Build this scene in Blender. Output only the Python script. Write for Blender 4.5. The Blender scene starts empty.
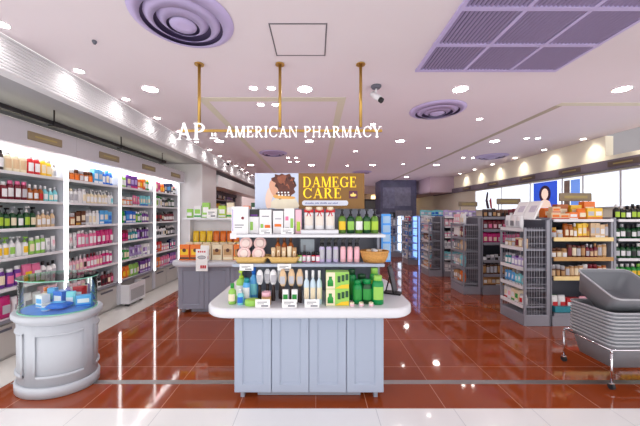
import bpy, math, random
from mathutils import Vector, Matrix
R = random.Random(7); V = random.Random(21)
PI = math.pi
COL = bpy.context.scene.collection
scene = bpy.context.scene

# ------------------------------------------------------------------ materials
def lin(c):
    return tuple((v/255/12.92 if v/255 <= .04045 else ((v/255+.055)/1.055)**2.4) for v in c)
_mats = {}
def mat(name, rgb, rough=.5, metal=0.0, emit=0.0, spec=.5, noise=0.0, nscale=8.0, bump=0.0, ecol=None, coat=0.0):
    key = (name, rgb, rough, metal, emit, spec, noise, nscale, bump, ecol, coat)
    if key in _mats: return _mats[key]
    m = bpy.data.materials.new(name); m.use_nodes = True
    nt = m.node_tree; b = nt.nodes['Principled BSDF']
    c = lin(rgb)
    b.inputs['Base Color'].default_value = (*c, 1)
    b.inputs['Roughness'].default_value = rough
    b.inputs['Metallic'].default_value = metal
    b.inputs['Specular IOR Level'].default_value = spec
    if coat: b.inputs['Coat Weight'].default_value = coat
    if emit:
        b.inputs['Emission Color'].default_value = (*lin(ecol or rgb), 1)
        b.inputs['Emission Strength'].default_value = emit
    if noise or bump:
        tc = nt.nodes.new('ShaderNodeTexCoord')
        n = nt.nodes.new('ShaderNodeTexNoise'); n.inputs['Scale'].default_value = nscale; n.inputs['Detail'].default_value = 4
        nt.links.new(tc.outputs['Object'], n.inputs['Vector'])
        if noise:
            r = nt.nodes.new('ShaderNodeMix'); r.data_type = 'RGBA'
            r.inputs[6].default_value = (*[v*(1-noise) for v in c], 1)
            r.inputs[7].default_value = (*[min(1, v*(1+noise)) for v in c], 1)
            nt.links.new(n.outputs['Fac'], r.inputs[0]); nt.links.new(r.outputs[2], b.inputs['Base Color'])
        if bump:
            bp = nt.nodes.new('ShaderNodeBump'); bp.inputs['Strength'].default_value = bump; bp.inputs['Distance'].default_value = .01
            nt.links.new(n.outputs['Fac'], bp.inputs['Height']); nt.links.new(bp.outputs['Normal'], b.inputs['Normal'])
    _mats[key] = m
    return m

def tile_mat(name, c1, c2, grout, size, x0, xs, y0, gw, rough, noise_s=3.0, coat=.3):
    """square tiles: grout lines at x0+k*size (xs shifts the lines left of x=0), y0+k*size"""
    m = bpy.data.materials.new(name); m.use_nodes = True
    nt = m.node_tree; b = nt.nodes['Principled BSDF']; L = nt.links.new
    tc = nt.nodes.new('ShaderNodeTexCoord'); sx = nt.nodes.new('ShaderNodeSeparateXYZ'); L(tc.outputs['Object'], sx.inputs[0])
    def M(op, a, bb=None, c=None):
        n = nt.nodes.new('ShaderNodeMath'); n.operation = op
        for i, v in enumerate((a, bb, c)):
            if v is None: continue
            if isinstance(v, (int, float)): n.inputs[i].default_value = v
            else: L(v, n.inputs[i])
        return n.outputs[0]
    neg = M('LESS_THAN', sx.outputs[0], 0.0)
    xx = M('SUBTRACT', M('ADD', sx.outputs[0], M('MULTIPLY', neg, xs)), x0)
    yy = M('SUBTRACT', sx.outputs[1], y0)
    def line(v):
        f = M('FRACT', M('DIVIDE', v, size))
        d = M('MINIMUM', f, M('SUBTRACT', 1.0, f))
        return M('LESS_THAN', d, gw/size/2)
    g = M('MAXIMUM', line(xx), line(yy))
    cell = nt.nodes.new('ShaderNodeCombineXYZ')
    L(M('FLOOR', M('DIVIDE', xx, size)), cell.inputs[0]); L(M('FLOOR', M('DIVIDE', yy, size)), cell.inputs[1])
    wn = nt.nodes.new('ShaderNodeTexWhiteNoise'); wn.noise_dimensions = '3D'; L(cell.outputs[0], wn.inputs['Vector'])
    nz = nt.nodes.new('ShaderNodeTexNoise'); nz.inputs['Scale'].default_value = noise_s; nz.inputs['Detail'].default_value = 6
    L(tc.outputs['Object'], nz.inputs['Vector'])
    f = M('ADD', M('MULTIPLY', wn.outputs['Value'], .45), M('MULTIPLY', nz.outputs['Fac'], .55))
    mx = nt.nodes.new('ShaderNodeMix'); mx.data_type = 'RGBA'
    mx.inputs[6].default_value = (*lin(c1), 1); mx.inputs[7].default_value = (*lin(c2), 1); L(f, mx.inputs[0])
    m2 = nt.nodes.new('ShaderNodeMix'); m2.data_type = 'RGBA'; L(g, m2.inputs[0]); L(mx.outputs[2], m2.inputs[6]); m2.inputs[7].default_value = (*lin(grout), 1)
    L(m2.outputs[2], b.inputs['Base Color'])
    ro = M('ADD', M('MULTIPLY', g, .4), rough); L(ro, b.inputs['Roughness'])
    b.inputs['Coat Weight'].default_value = coat; b.inputs['Coat Roughness'].default_value = .03
    return m

def glass_mat(name, tint, refl=.08):
    m = bpy.data.materials.new(name); m.use_nodes = True
    nt = m.node_tree; nt.nodes.clear()
    o = nt.nodes.new('ShaderNodeOutputMaterial'); t = nt.nodes.new('ShaderNodeBsdfTransparent'); g = nt.nodes.new('ShaderNodeBsdfGlossy')
    fr = nt.nodes.new('ShaderNodeFresnel'); fr.inputs[0].default_value = 1.22
    ad = nt.nodes.new('ShaderNodeMath'); ad.operation = 'ADD'; ad.inputs[1].default_value = refl
    mx = nt.nodes.new('ShaderNodeMixShader')
    t.inputs[0].default_value = (*lin(tint), 1); g.inputs['Roughness'].default_value = .02
    nt.links.new(fr.outputs[0], ad.inputs[0]); nt.links.new(ad.outputs[0], mx.inputs[0])
    nt.links.new(t.outputs[0], mx.inputs[1]); nt.links.new(g.outputs[0], mx.inputs[2]); nt.links.new(mx.outputs[0], o.inputs[0])
    return m

# ------------------------------------------------------------------ mesh builder
class MB:
    def __init__(s): s.v = []; s.f = []; s.m = []; s.s = []
    def face(s, idx, mi=0, sm=False): s.f.append(tuple(idx)); s.m.append(mi); s.s.append(sm)
    def box(s, x0, x1, y0, y1, z0, z1, mi=0):
        b = len(s.v)
        s.v += [(x0,y0,z0),(x1,y0,z0),(x1,y1,z0),(x0,y1,z0),(x0,y0,z1),(x1,y0,z1),(x1,y1,z1),(x0,y1,z1)]
        for q in ((0,3,2,1),(4,5,6,7),(0,1,5,4),(1,2,6,5),(2,3,7,6),(3,0,4,7)): s.face([b+i for i in q], mi)
        return s
    def rings(s, rings, mi=0, sm=True, cap0=True, cap1=True, closed=True):
        b = len(s.v); n = len(rings[0])
        for r in rings: s.v += [tuple(p) for p in r]
        for k in range(len(rings)-1):
            for i in range(n if closed else n-1):
                j = (i+1) % n
                s.face((b+k*n+i, b+k*n+j, b+(k+1)*n+j, b+(k+1)*n+i), mi, sm)
        if cap0: s.face([b+i for i in reversed(range(n))], mi)
        if cap1: s.face([b+(len(rings)-1)*n+i for i in range(n)], mi)
        return s
    def lathe(s, prof, n=14, mi=0, cx=0, cy=0, sy=1.0, z0=0, sm=True):
        s.rings([[(cx+r*math.cos(2*PI*i/n), cy+r*sy*math.sin(2*PI*i/n), z0+z) for i in range(n)] for r, z in prof], mi, sm)
        return s
    def tube(s, a, b, r, n=8, mi=0, r2=None):
        a = Vector(a); b = Vector(b); d = (b-a).normalized()
        u = d.orthogonal().normalized(); w = d.cross(u)
        r2 = r if r2 is None else r2
        rg = [[p+(u*math.cos(2*PI*i/n)+w*math.sin(2*PI*i/n))*q for i in range(n)] for p, q in ((a, r), (b, r2))]
        s.rings(rg, mi, True); return s
    def path(s, pts, r, n=8, mi=0):
        for a, b in zip(pts, pts[1:]): s.tube(a, b, r, n, mi)
        return s
    def prism(s, poly, h0, h1, axis='z', mi=0, sm=False):
        def P(p, h): return (p[0], p[1], h) if axis == 'z' else ((p[0], h, p[1]) if axis == 'y' else (h, p[0], p[1]))
        b = len(s.v); n = len(poly)
        s.v += [P(p, h0) for p in poly]+[P(p, h1) for p in poly]
        s.face([b+i for i in reversed(range(n))], mi); s.face([b+n+i for i in range(n)], mi)
        for i in range(n): s.face((b+i, b+(i+1) % n, b+n+(i+1) % n, b+n+i), mi, sm)
        return s
    def xf(s, M): s.v = [tuple(M @ Vector(v)) for v in s.v]; return s
    def mesh(s, name, mats):
        me = bpy.data.meshes.new(name); me.from_pydata(s.v, [], s.f)
        for m in mats: me.materials.append(m)
        me.polygons.foreach_set('material_index', s.m); me.polygons.foreach_set('use_smooth', s.s)
        me.validate(); me.update(); 
        import bmesh
        bm = bmesh.new(); bm.from_mesh(me); bmesh.ops.recalc_face_normals(bm, faces=bm.faces); bm.to_mesh(me); bm.free()
        return me
    def build(s, name, mats, parent=None, loc=(0,0,0), rz=0, bevel=0.0, rot=None):
        if not isinstance(mats, (list, tuple)): mats = [mats]
        return link(name, s.mesh(name, mats), parent, loc, rz, bevel, rot)

def link(name, me, parent=None, loc=(0,0,0), rz=0, bevel=0.0, rot=None):
    o = bpy.data.objects.new(name, me); COL.objects.link(o)
    o.location = loc; o.rotation_euler = rot if rot else (0,0,rz)
    if parent: o.parent = parent
    if bevel:
        bv = o.modifiers.new('soft', 'BEVEL'); bv.width = bevel; bv.segments = 2; bv.limit_method = 'ANGLE'; bv.angle_limit = math.radians(40)
    return o
def empty(name, loc=(0,0,0), rz=0, rot=None):
    o = bpy.data.objects.new(name, None); COL.objects.link(o); o.location = loc; o.rotation_euler = rot if rot else (0,0,rz); o.empty_display_size = .05; return o
LABELS = set()
def tag(o, label, cat, group=None):
    o['label'] = label; o['category'] = cat
    if group: o['group'] = group
    return o
def struct(name, mb, m, bevel=0.0):
    o = mb.build(name, m, bevel=bevel); o['kind'] = 'structure'; return o
def thing(name, label, cat, loc=(0,0,0), rz=0, group=None, rot=None):
    return tag(empty(name, loc, rz, rot), label, cat, group)

ORD = ['first','second','third','fourth','fifth','sixth','seventh','eighth','ninth','tenth','eleventh','twelfth','thirteenth','fourteenth','fifteenth','sixteenth','seventeenth','eighteenth','nineteenth','twentieth']

# ------------------------------------------------------------------ palette
PAL = {
 'white':(240,240,242),'cream':(240,226,196),'beige':(222,190,150),'pink':(236,120,165),'pale pink':(246,190,205),'magenta':(205,30,120),
 'red':(205,30,40),'maroon':(120,25,45),'orange':(238,120,30),'amber':(176,92,28),'yellow':(246,200,40),'gold':(200,150,50),
 'green':(40,150,60),'dark green':(20,75,40),'light green':(150,205,90),'teal':(20,140,150),'aqua':(130,215,225),'blue':(30,110,215),'sky blue':(90,175,235),
 'purple':(110,50,150),'lavender':(185,165,220),'brown':(100,60,38),'dark brown':(50,30,26),'black':(24,24,28),'grey':(140,140,148),'silver':(190,190,198),
 'pearl':(236,226,216),'olive green':(96,140,50),'pale lavender':(200,188,222),'rose':(236,184,188),'pale blue':(206,226,240),'bright green':(0,140,72),'lime':(175,210,60),'navy':(25,35,90),'tan':(190,145,95)}
def pmat(c, rough=.32): return mat('plastic_'+c.replace(' ', '_'), PAL[c], rough, spec=.5)

# ------------------------------------------------------------------ product prototypes
_proto = {}
def arc_label(r, z0, z1, sy=1.0, span=1.9, n=7):
    mb = MB(); ra = r+.0012
    lo = [(ra*math.sin(-span/2+span*i/(n-1)), -ra*sy*math.cos(-span/2+span*i/(n-1)), z0) for i in range(n)]
    hi = [(x, y, z1) for x, y, z in lo]
    mb.rings([lo, hi], 0, True, False, False, closed=False); return mb
def proto(kind, w, h, d, body, cap, lab):
    key = (kind, round(w,3), round(h,3), round(d,3), body, cap, lab)
    if key in _proto: return _proto[key]
    r = w/2; sy = d/w; P = []
    bm_, cm, lm = pmat(body), pmat(cap, .4), pmat(lab, .5)
    if kind in ('bottle', 'slim_bottle'):
        P.append(('body', MB().lathe([(r*.9,0),(r,.02*h),(r,.58*h),(r*.9,.66*h),(r*.45,.74*h),(r*.4,.8*h)], sy=sy).mesh('bottle_body', [bm_])))
        P.append(('cap', MB().lathe([(r*.5,.78*h),(r*.5,.98*h),(r*.44,h)], 12, sy=sy).mesh('cap', [cm])))
        P.append(('front_label', arc_label(r, .16*h, .5*h, sy).mesh('front_label', [lm])))
    elif kind == 'flip_bottle':
        P.append(('body', MB().lathe([(r*.85,0),(r,.03*h),(r,.7*h),(r*.85,.8*h),(r*.7,.82*h)], sy=sy).mesh('bottle_body', [bm_])))
        P.append(('cap', MB().lathe([(r*.72,.8*h),(r*.72,.97*h),(r*.6,h)], 12, sy=sy).mesh('cap', [cm])))
        P.append(('front_label', arc_label(r, .18*h, .62*h, sy).mesh('front_label', [lm])))
    elif kind == 'pump_bottle':
        P.append(('body', MB().lathe([(r*.92,0),(r,.02*h),(r,.56*h),(r*.85,.64*h),(r*.4,.7*h)], sy=sy).mesh('bottle_body', [bm_])))
        c = MB().lathe([(r*.46,.69*h),(r*.46,.77*h),(r*.2,.78*h),(r*.16,.9*h)], 10, sy=sy)
        c.box(-r*.3, r*.3, -r*.95, r*.3*sy, .89*h, .97*h)
        P.append(('pump', c.mesh('pump', [cm])))
        P.append(('front_label', arc_label(r, .14*h, .48*h, sy).mesh('front_label', [lm])))
    elif kind == 'spray_bottle':
        P.append(('body', MB().lathe([(r*.92,0),(r,.02*h),(r,.58*h),(r*.72,.64*h),(r*.5,.66*h)], sy=sy).mesh('bottle_body', [bm_])))
        c = MB().lathe([(r*.72,.64*h),(r*.74,.66*h),(r*.7,.8*h)], 12, sy=sy)
        c.prism([(-r*.6,.8*h),(r*.5,.8*h),(r*.7,.88*h),(r*1.1,.95*h),(r*1.0,h),(-r*.2,.97*h),(-r*.7,.88*h)], -r*.42, r*.42, 'y')
        P.append(('trigger_cap', c.mesh('trigger_cap', [cm])))
        P.append(('front_label', arc_label(r, .12*h, .52*h, sy).mesh('front_label', [lm])))
    elif kind == 'squeeze_tube':
        n = 14; rg = []
        for t in (0, .35, .7, .93, 1):
            ry = r*sy*(1-t)**.7+.0025
            rx = r*(.86+.14*t)
            rg.append([(rx*math.cos(2*PI*i/n), ry*math.sin(2*PI*i/n), h*(.16+.84*t)) for i in range(n)])
        P.append(('body', MB().rings(rg).mesh('tube_body', [bm_])))
        P.append(('cap', MB().lathe([(r*.7,0),(r*.74,.02*h),(r*.7,.17*h)], 12, sy=sy).mesh('cap', [cm])))
        lb = MB(); z0, z1 = .36*h, .74*h
        lb.v += [(-r*.5,-r*sy*.92,z0),(r*.5,-r*sy*.92,z0),(r*.5,-r*sy*.62,z1),(-r*.5,-r*sy*.62,z1)]; lb.face((0,1,2,3))
        P.append(('front_label', lb.mesh('front_label', [lm])))
    elif kind == 'jar':
        P.append(('body', MB().lathe([(r*.9,0),(r,.05*h),(r,.62*h),(r*.85,.7*h)], sy=sy).mesh('jar_body', [bm_])))
        P.append(('lid', MB().lathe([(r*.93,.68*h),(r*.95,.95*h),(r*.88,h)], 14, sy=sy).mesh('lid', [cm])))
        P.append(('front_label', arc_label(r, .12*h, .55*h, sy).mesh('front_label', [lm])))
    elif kind == 'can':
        P.append(('body', MB().lathe([(r*.94,0),(r,.03*h),(r,.95*h),(r*.94,.97*h)], sy=sy).mesh('can_body', [bm_])))
        P.append(('lid', MB().lathe([(r*.9,.965*h),(r*.9,h)], 14, sy=sy).mesh('lid', [cm])))
        P.append(('front_label', arc_label(r, .2*h, .8*h, sy, 2.2).mesh('front_label', [lm])))
    elif kind == 'pouch':
        n = 8; rg = []
        for k in range(7):
            t = k/6; bul = math.sin(PI*min(1, t*.92+.04))**.6
            ww = r*(1-.06*bul)
            ring = []
            for i in range(n*2):
                a = 2*PI*i/(n*2); ca, sa = math.cos(a), math.sin(a)
                ring.append((ww*(abs(ca)**.5)*(1 if ca >= 0 else -1), (d/2*bul+.002)*sa, h*t))
            rg.append(ring)
        P.append(('body', MB().rings(rg).mesh('pouch_body', [bm_])))
        P.append(('front_label', MB().box(-r*.66, r*.66, -d/2-.004, -d/2-.0005, .22*h, .6*h).mesh('front_label', [lm])))
        P.append(('header_strip', MB().box(-r*.9, r*.9, -.005, .005, .93*h, h*1.01).mesh('header_strip', [cm])))
    else:   # product_box
        P.append(('body', MB().box(-r, r, -d/2, d/2, 0, h).mesh('box_body', [bm_])))
        P.append(('front_label', MB().box(-r*.78, r*.78, -d/2-.0012, -d/2-.0001, .34*h, .7*h).mesh('front_label', [lm])))
        P.append(('colour_band', MB().box(-r*1.0, r*1.0, -d/2-.0012, -d/2-.0001, .06*h, .2*h).mesh('colour_band', [cm])))
    _proto[key] = P
    return P
PHR = {'bottle':'bottle','slim_bottle':'slim bottle','flip_bottle':'flip-cap bottle','pump_bottle':'pump bottle','spray_bottle':'spray bottle','squeeze_tube':'squeeze tube',
       'jar':'jar','can':'tin','pouch':'pouch','product_box':'carton'}
CATS = {'bottle':'bottle','slim_bottle':'bottle','flip_bottle':'bottle','pump_bottle':'bottle','spray_bottle':'bottle','squeeze_tube':'tube','jar':'jar','can':'tin','pouch':'pouch','product_box':'box'}
ONAME = {'bottle':'cosmetic_bottle','slim_bottle':'slim_bottle','flip_bottle':'shampoo_bottle','pump_bottle':'pump_bottle','spray_bottle':'spray_bottle','squeeze_tube':'squeeze_tube',
         'jar':'cosmetic_jar','can':'round_tin','pouch':'snack_pouch','product_box':'product_carton'}
def put(kind, loc, w, h, d, body, cap, lab, label, group, rz=0, parts=True, rot=None):
    P = proto(kind, w, h, d, body, cap, lab)
    root = None
    root = link(ONAME[kind], P[0][1], None, loc, rz, rot=rot)
    if parts:
        for nm, me in P[1:]: link(nm, me, root)
    return tag(root, label, CATS[kind], group)

# ------------------------------------------------------------------ serif lettering (drawn as strokes)
def arc_band(cx, cy, rx, ry, a0, a1, thick, thin, n=14):
    """crescent stroke: thick at the sides, thin top/bottom"""
    out = []
    for i in range(n):
        a = a0+(a1-a0)*i/n; b = a0+(a1-a0)*(i+1)/n
        def pt(t, inner):
            k = abs(math.cos(t)); wv = thin+(thick-thin)*k
            rrx, rry = (rx-wv, ry-min(wv, thin*1.6)) if inner else (rx, ry)
            return (cx+rrx*math.cos(t), cy+rry*math.sin(t))
        out.append([pt(a,0), pt(b,0), pt(b,1), pt(a,1)])
    return out
def stroke(x0, y0, x1, y1, w):
    return [(x0-w/2,y0),(x0+w/2,y0),(x1+w/2,y1),(x1-w/2,y1)]
def bar(x0, x1, y0, y1): return [(x0,y0),(x1,y0),(x1,y1),(x0,y1)]
TK, TN, SF = .125, .055, .045
def serif(x, y, half=.14): return bar(x-half, x+half, y, y+SF)
def glyph(c):
    top = 1-SF
    if c == 'I': return [stroke(.2,0,.2,1,TK), serif(.2,0), serif(.2,top)], .4
    if c == 'A': return [stroke(.13,0,.42,1,TN), stroke(.75,0,.44,1,TK), bar(.22,.66,.3,.3+TN), serif(.13,0,.13), serif(.75,0,.16)], .9
    if c == 'P': return [stroke(.2,0,.2,1,TK), serif(.2,0,.16), bar(.06,.4,top,1), bar(.2,.4,.46,.46+SF)]+arc_band(.38,.73,.32,.27,-PI/2,PI/2,TK,TN), .74
    if c == 'R': return [stroke(.2,0,.2,1,TK), serif(.2,0,.15), bar(.06,.4,top,1), bar(.2,.4,.48,.48+SF), stroke(.72,0,.42,.5,TK), bar(.62,.86,0,SF)]+arc_band(.38,.74,.31,.26,-PI/2,PI/2,TK,TN), .86
    if c == 'M': return [stroke(.14,0,.14,1,TN), stroke(.52,0,.2,1,TK), stroke(.52,0,.86,1,TN), stroke(.9,0,.9,1,TK), serif(.14,0,.12), serif(.9,0,.15), bar(.04,.24,top,1), bar(.8,1.03,top,1)], 1.06
    if c == 'N': return [stroke(.14,0,.14,1,TN), stroke(.76,0,.18,1,TK), stroke(.78,0,.78,1,TN), serif(.14,0,.12), bar(.02,.24,top,1), serif(.78,top,.12)], .92
    if c == 'E': return [stroke(.2,0,.2,1,TK), bar(.06,.68,0,SF), bar(.06,.66,top,1), bar(.2,.5,.48,.48+SF), bar(.64,.69,0,.24), bar(.61,.66,.78,1), bar(.47,.52,.38,.62)], .76
    if c == 'D': return [stroke(.2,0,.2,1,TK), bar(.06,.42,0,SF), bar(.06,.42,top,1)]+arc_band(.4,.5,.46,.5,-PI/2,PI/2,TK,SF,18), .94
    if c == 'C': return arc_band(.5,.5,.44,.51,PI*.2,PI*1.8,TK,SF,24)+[bar(.8,.85,.68,1.0)], .92
    if c == 'G': return arc_band(.5,.5,.44,.51,PI*.2,PI*1.72,TK,SF,24)+[bar(.8,.85,.7,1.0), bar(.72,.72+TK*.9,.05,.42), bar(.62,.98,.4,.4+SF)], .98
    if c == 'H': return [stroke(.2,0,.2,1,TK), stroke(.78,0,.78,1,TK), bar(.2,.78,.48,.48+TN), serif(.2,0), serif(.2,top), serif(.78,0), serif(.78,top)], .98
    if c == 'Y': return [stroke(.43,.46,.14,1,TK), stroke(.43,.46,.74,1,TN), stroke(.43,0,.43,.5,TK), serif(.43,0,.16), serif(.14,top,.15), serif(.76,top,.12)], .88
    return [], .42
def text_width(t, sp=.08): return sum(glyph(c)[1]+sp for c in t)-sp
def letters(t, x0, z0, size, y0, y1, m, parent, name='letter', sx=1.0, sp=.08):
    x = x0
    for c in t:
        P, w = glyph(c)
        if P:
            mb = MB()
            for p in P: mb.prism([(x+a*size*sx, z0+b*size) for a, b in p], y0, y1, 'y')
            mb.build(name, m, parent)
        x += (w+sp)*size*sx
    return x

# ------------------------------------------------------------------ shared materials
M_ceil = mat('ceiling_paint', (232,222,228), .8, noise=.02, nscale=1.5)
M_soffit = mat('soffit_grey', (168,168,174), .7, noise=.03, nscale=2)
M_white = mat('white_lacquer', (232,232,236), .35, noise=.01)
M_wall = mat('wall_white', (228,226,228), .7, noise=.02, nscale=3)
M_cream = mat('wall_cream', (250,244,222), .7, noise=.02, nscale=2)
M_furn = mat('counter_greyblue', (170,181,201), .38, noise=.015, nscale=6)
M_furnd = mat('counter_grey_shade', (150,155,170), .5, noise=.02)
M_slab = mat('counter_top_white', (226,228,234), .25, noise=.01)
M_grey = mat('gondola_grey', (150,152,164), .42, metal=.15, noise=.02)
M_greyd = mat('gondola_dark', (96,98,110), .5, noise=.03)
M_lip = mat('shelf_lip_white', (232,232,236), .4)
M_steel = mat('brushed_steel', (200,198,196), .3, metal=1.0, noise=.06, nscale=40)
M_chrome = mat('chrome', (225,225,230), .12, metal=1.0)
M_brass = mat('brass', (196,158,84), .3, metal=.8, noise=.04)
M_black = mat('black_metal', (22,22,24), .45)
M_rubber = mat('rubber', (40,40,44), .7)
M_plaque = mat('plaque_tan', (142,126,100), .5, noise=.06, nscale=30)
M_purple = mat('vent_purple', (196,182,226), .45, noise=.02)
M_purpled = mat('vent_dark', (92,80,112), .6)
M_led = mat('led_strip', (255,255,255), .4, emit=3.2)
M_led2 = mat('led_soft', (255,252,250), .4, emit=3.5)
M_lamp = mat('lamp_lens', (255,248,240), .4, emit=45.0)
M_lamps = mat('small_lamp_lens', (255,248,240), .4, emit=18.0)
M_card = mat('card_white', (248,248,248), .55)
M_ink = mat('ink_dark', (120,122,132), .6)
M_inkr = mat('ink_red', (200,40,50), .6)
M_shelfglass = mat('shelf_board', (225,232,236), .2)
M_straw = mat('straw_weave', (222,184,112), .7, noise=.25, nscale=90, bump=.4)
M_wicker = mat('wicker_weave', (206,150,80), .65, noise=.35, nscale=80, bump=.5)

# ================================================================== SETTING
H = 1.5
CZ = 2.97
red = tile_mat('floor_red_tile', (140,60,26), (162,76,36), (200,136,104), .6, 1.0, -.2, 2.19, .006, .06)
wht = tile_mat('floor_white_tile', (246,247,247), (252,252,252), (208,210,213), .6, 1.06, -.15, 2.19, .006, .1)
struct('floor', MB().box(-6, 9, 2.19, 16.5, -.1, 0), red)
struct('floor_front', MB().box(-6, 9, -3.5, 2.19, -.1, 0), wht)
struct('trim_1', MB().box(-2.7, 6, 2.505, 2.562, 0, .002), mat('strip_steel', (168,165,164), .35, metal=.9, noise=.08, nscale=30))
struct('trim_2', MB().box(-3.62, -2.72, 2.19, 6.6, 0, .003), mat('marble_white', (226,224,220), .15, noise=.05, nscale=5))
struct('ceiling', MB().box(-2.55, 5.45, -1.7, 16.5, CZ, CZ+.1), M_ceil)
struct('ceiling_annex', MB().box(5.45, 9, -2.5, 5.5, 3.3, 3.4), M_soffit)
# left: fascia, soffit, wall
fb = MB().box(-2.66, -2.556, 1.4, 14, 2.67, CZ)
for k in range(11):
    z = 2.672+k*.027
    fb.prism([(-2.556,z),(-2.548,z+.004),(-2.545,z+.013),(-2.548,z+.022),(-2.556,z+.026)], 1.4, 14, 'y')
struct('trim_3', fb, mat('fascia_white', (226,226,230), .6, noise=.03, nscale=4))
struct('ceiling_soffit', MB().box(-4.2, -2.66, 1.4, 14, 2.67, 2.75), M_soffit)
struct('wall_left', MB().box(-3.8, -3.66, 2.3, 14, 0, 2.67), M_wall)
struct('column', MB().box(-3.65, -2.67, 6.66, 7.6, 0, 2.67), M_wall)
struct('trim_4', MB().box(-3.1, -2.62, 7.62, 14, 2.24, 2.55), M_white)
struct('wall_back', MB().box(-6, 9, 16, 16.2, 0, CZ), mat('back_wall', (206,186,186), .7, noise=.03))
# right: wall, low wall, bulkhead
struct('wall_right', MB().box(5.45, 5.6, 5.35, 16, 0, CZ), M_cream)
struct('wall_right_front', MB().box(5.45, 5.6, 3.2, 5.35, 0, 2.58), M_cream)
struct('beam_bulkhead', MB().box(5.6, 8.5, 5.4, 5.55, 2.5, 3.3), M_soffit)
struct('trim_5', MB().box(5.36, 5.45, 3.2, 13, 2.32, 2.49), mat('header_mauve', (122,112,126), .5))
# ceiling slot trims (khaki reveals)
M_slot = mat('slot_reveal', (222,218,196), .6)
struct('trim_6', MB().box(-1.5, .38, 3.58, 3.7, CZ-.004, CZ+.01), M_slot)
struct('trim_7', MB().box(-1.5, -1.4, 3.7, 15, CZ-.004, CZ+.01), M_slot)
struct('trim_8', MB().box(.28, .38, 3.7, 15, CZ-.004, CZ+.01), M_slot)
struct('trim_9', MB().box(3.25, 3.34, 3.85, 15, CZ-.004, CZ+.01), mat('slot_khaki', (176,166,146), .6))
struct('trim_10', MB().box(3.25, 5.44, 3.75, 3.85, CZ-.004, CZ+.01), M_slot)
# far end: pink dropped beam and slate pillar
struct('beam_far', MB().box(4.5, 5.44, 11.2, 15.9, 2.35, CZ), mat('beam_pink', (206,186,200), .7))
struct('beam_back', MB().box(-2.5, 5.3, 15.0, 15.95, 2.55, CZ), mat('beam_warm', (226,206,196), .7))
pl = struct('column_slate', MB().box(2.8, 4.35, 12.3, 13.4, 0, CZ), mat('slate_panel', (92,94,124), .45, noise=.55, nscale=3.5))
for k, (x, z, w, h) in enumerate(((3.15,2.2,.5,.9),(3.75,2.25,.7,.8),(3.1,1.3,.5,.5),(3.8,1.4,.7,.5))):
    struct('trim_%d' % (11+k), MB().box(x-w/2, x+w/2, 12.285, 12.3, z-h/2, z+h/2), mat('slate_image', (118+6*k,120+5*k,150), .4, noise=.5, nscale=9))

# ================================================================== CEILING FIXTURES
def downlight(x, y, r, label, group, small=False, z=CZ):
    t = thing('downlight', label, 'ceiling light', (x,y,z), 0, group)
    ring = MB(); n = 24
    prof = [(r,-.001),(r*1.02,-.006),(r*1.12,-.008),(r*1.2,-.001)]
    ring.rings([[(q*math.cos(2*PI*i/n), q*math.sin(2*PI*i/n), h) for i in range(n)] for q, h in prof], 0, True, False, False)
    ring.build('trim_ring', M_white, t)
    MB().lathe([(r*1.0,-.004),(r*.98,-.001)], 24).build('lens', M_lamps if small else M_lamp, t)
    return t
xs = [(-1.95,'by the left fascia'),(-.13,'near the ceiling centre'),(1.7,'right of centre'),(3.6,'on the right side')]
rows = [(3.34,'first row'),(5.72,'second row'),(8.5,'third row'),(11.3,'fourth row')]
for y, rn in rows:
    for x, xn in xs:
        if x < -1 and y > 4: xx = -1.95
        downlight(x, y, .08, 'large round recessed ceiling downlight, %s from the front, %s' % (rn, xn), 'large ceiling downlights')
for i, (x, y, s) in enumerate(((-.73,3.31,'front left of the cluster of four before the middle rod'),(-.52,3.31,'front right of the cluster of four before the middle rod'),
                      (-.74,3.81,'rear left of the cluster of four near the middle rod'),(-.54,3.81,'rear right of the cluster of four near the middle rod'),
                      (-.73,7.4,'front left of the four above the header board'),(-.52,7.4,'front right of the four above the header board'),(-.73,7.95,'rear left of the four above the header board'),(-.52,7.95,'rear right of the four above the header board'))):
    downlight(x, y, .045, 'small downlight, '+s, 'small ceiling downlights', True)
for x, y, s in ((.93,4.64,'behind the ceiling camera'),(2.53,4.39,'behind the front round diffuser on the right'),(.92,6.63,'second behind the ceiling camera'),(2.5,6.3,'left of the khaki slot, second row'),(2.56,8.35,'left of the khaki slot, third row'),
                (4.08,5.5,'left one of the front pair on the right'),(4.3,5.5,'right one of the front pair on the right'),(3.84,7.4,'left one of the rear pair on the right'),(4.09,7.4,'right one of the rear pair on the right'),(.95,8.6,'third behind the ceiling camera')):
    downlight(x, y, .042, 'small round recessed downlight, '+s, 'small ceiling downlights', True)
def spot(x, y, z, tgt, watts, size=1.2, col=(1,.95,.9), rad=.04):
    l = bpy.data.lights.new('spot_lamp', 'SPOT'); l.energy = watts; l.spot_size = size; l.spot_blend = 1.0; l.color = col; l.shadow_soft_size = rad
    o = bpy.data.objects.new('spot_lamp', l); COL.objects.link(o); o.location = (x,y,z)
    o.rotation_euler = (Vector(tgt)-Vector((x,y,z))).to_track_quat('-Z', 'Y').to_euler()
    return o
for k in range(13):
    y = 2.2+.715*k
    downlight(-2.43, y, .042, 'small downlight beside the white ribbed fascia, %s from the front' % ORD[k], 'downlights along the ribbed fascia', True)
    spot(-2.42, y, CZ-.012, (-2.62, y, 2.4), 3.8, 2.1)
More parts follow.
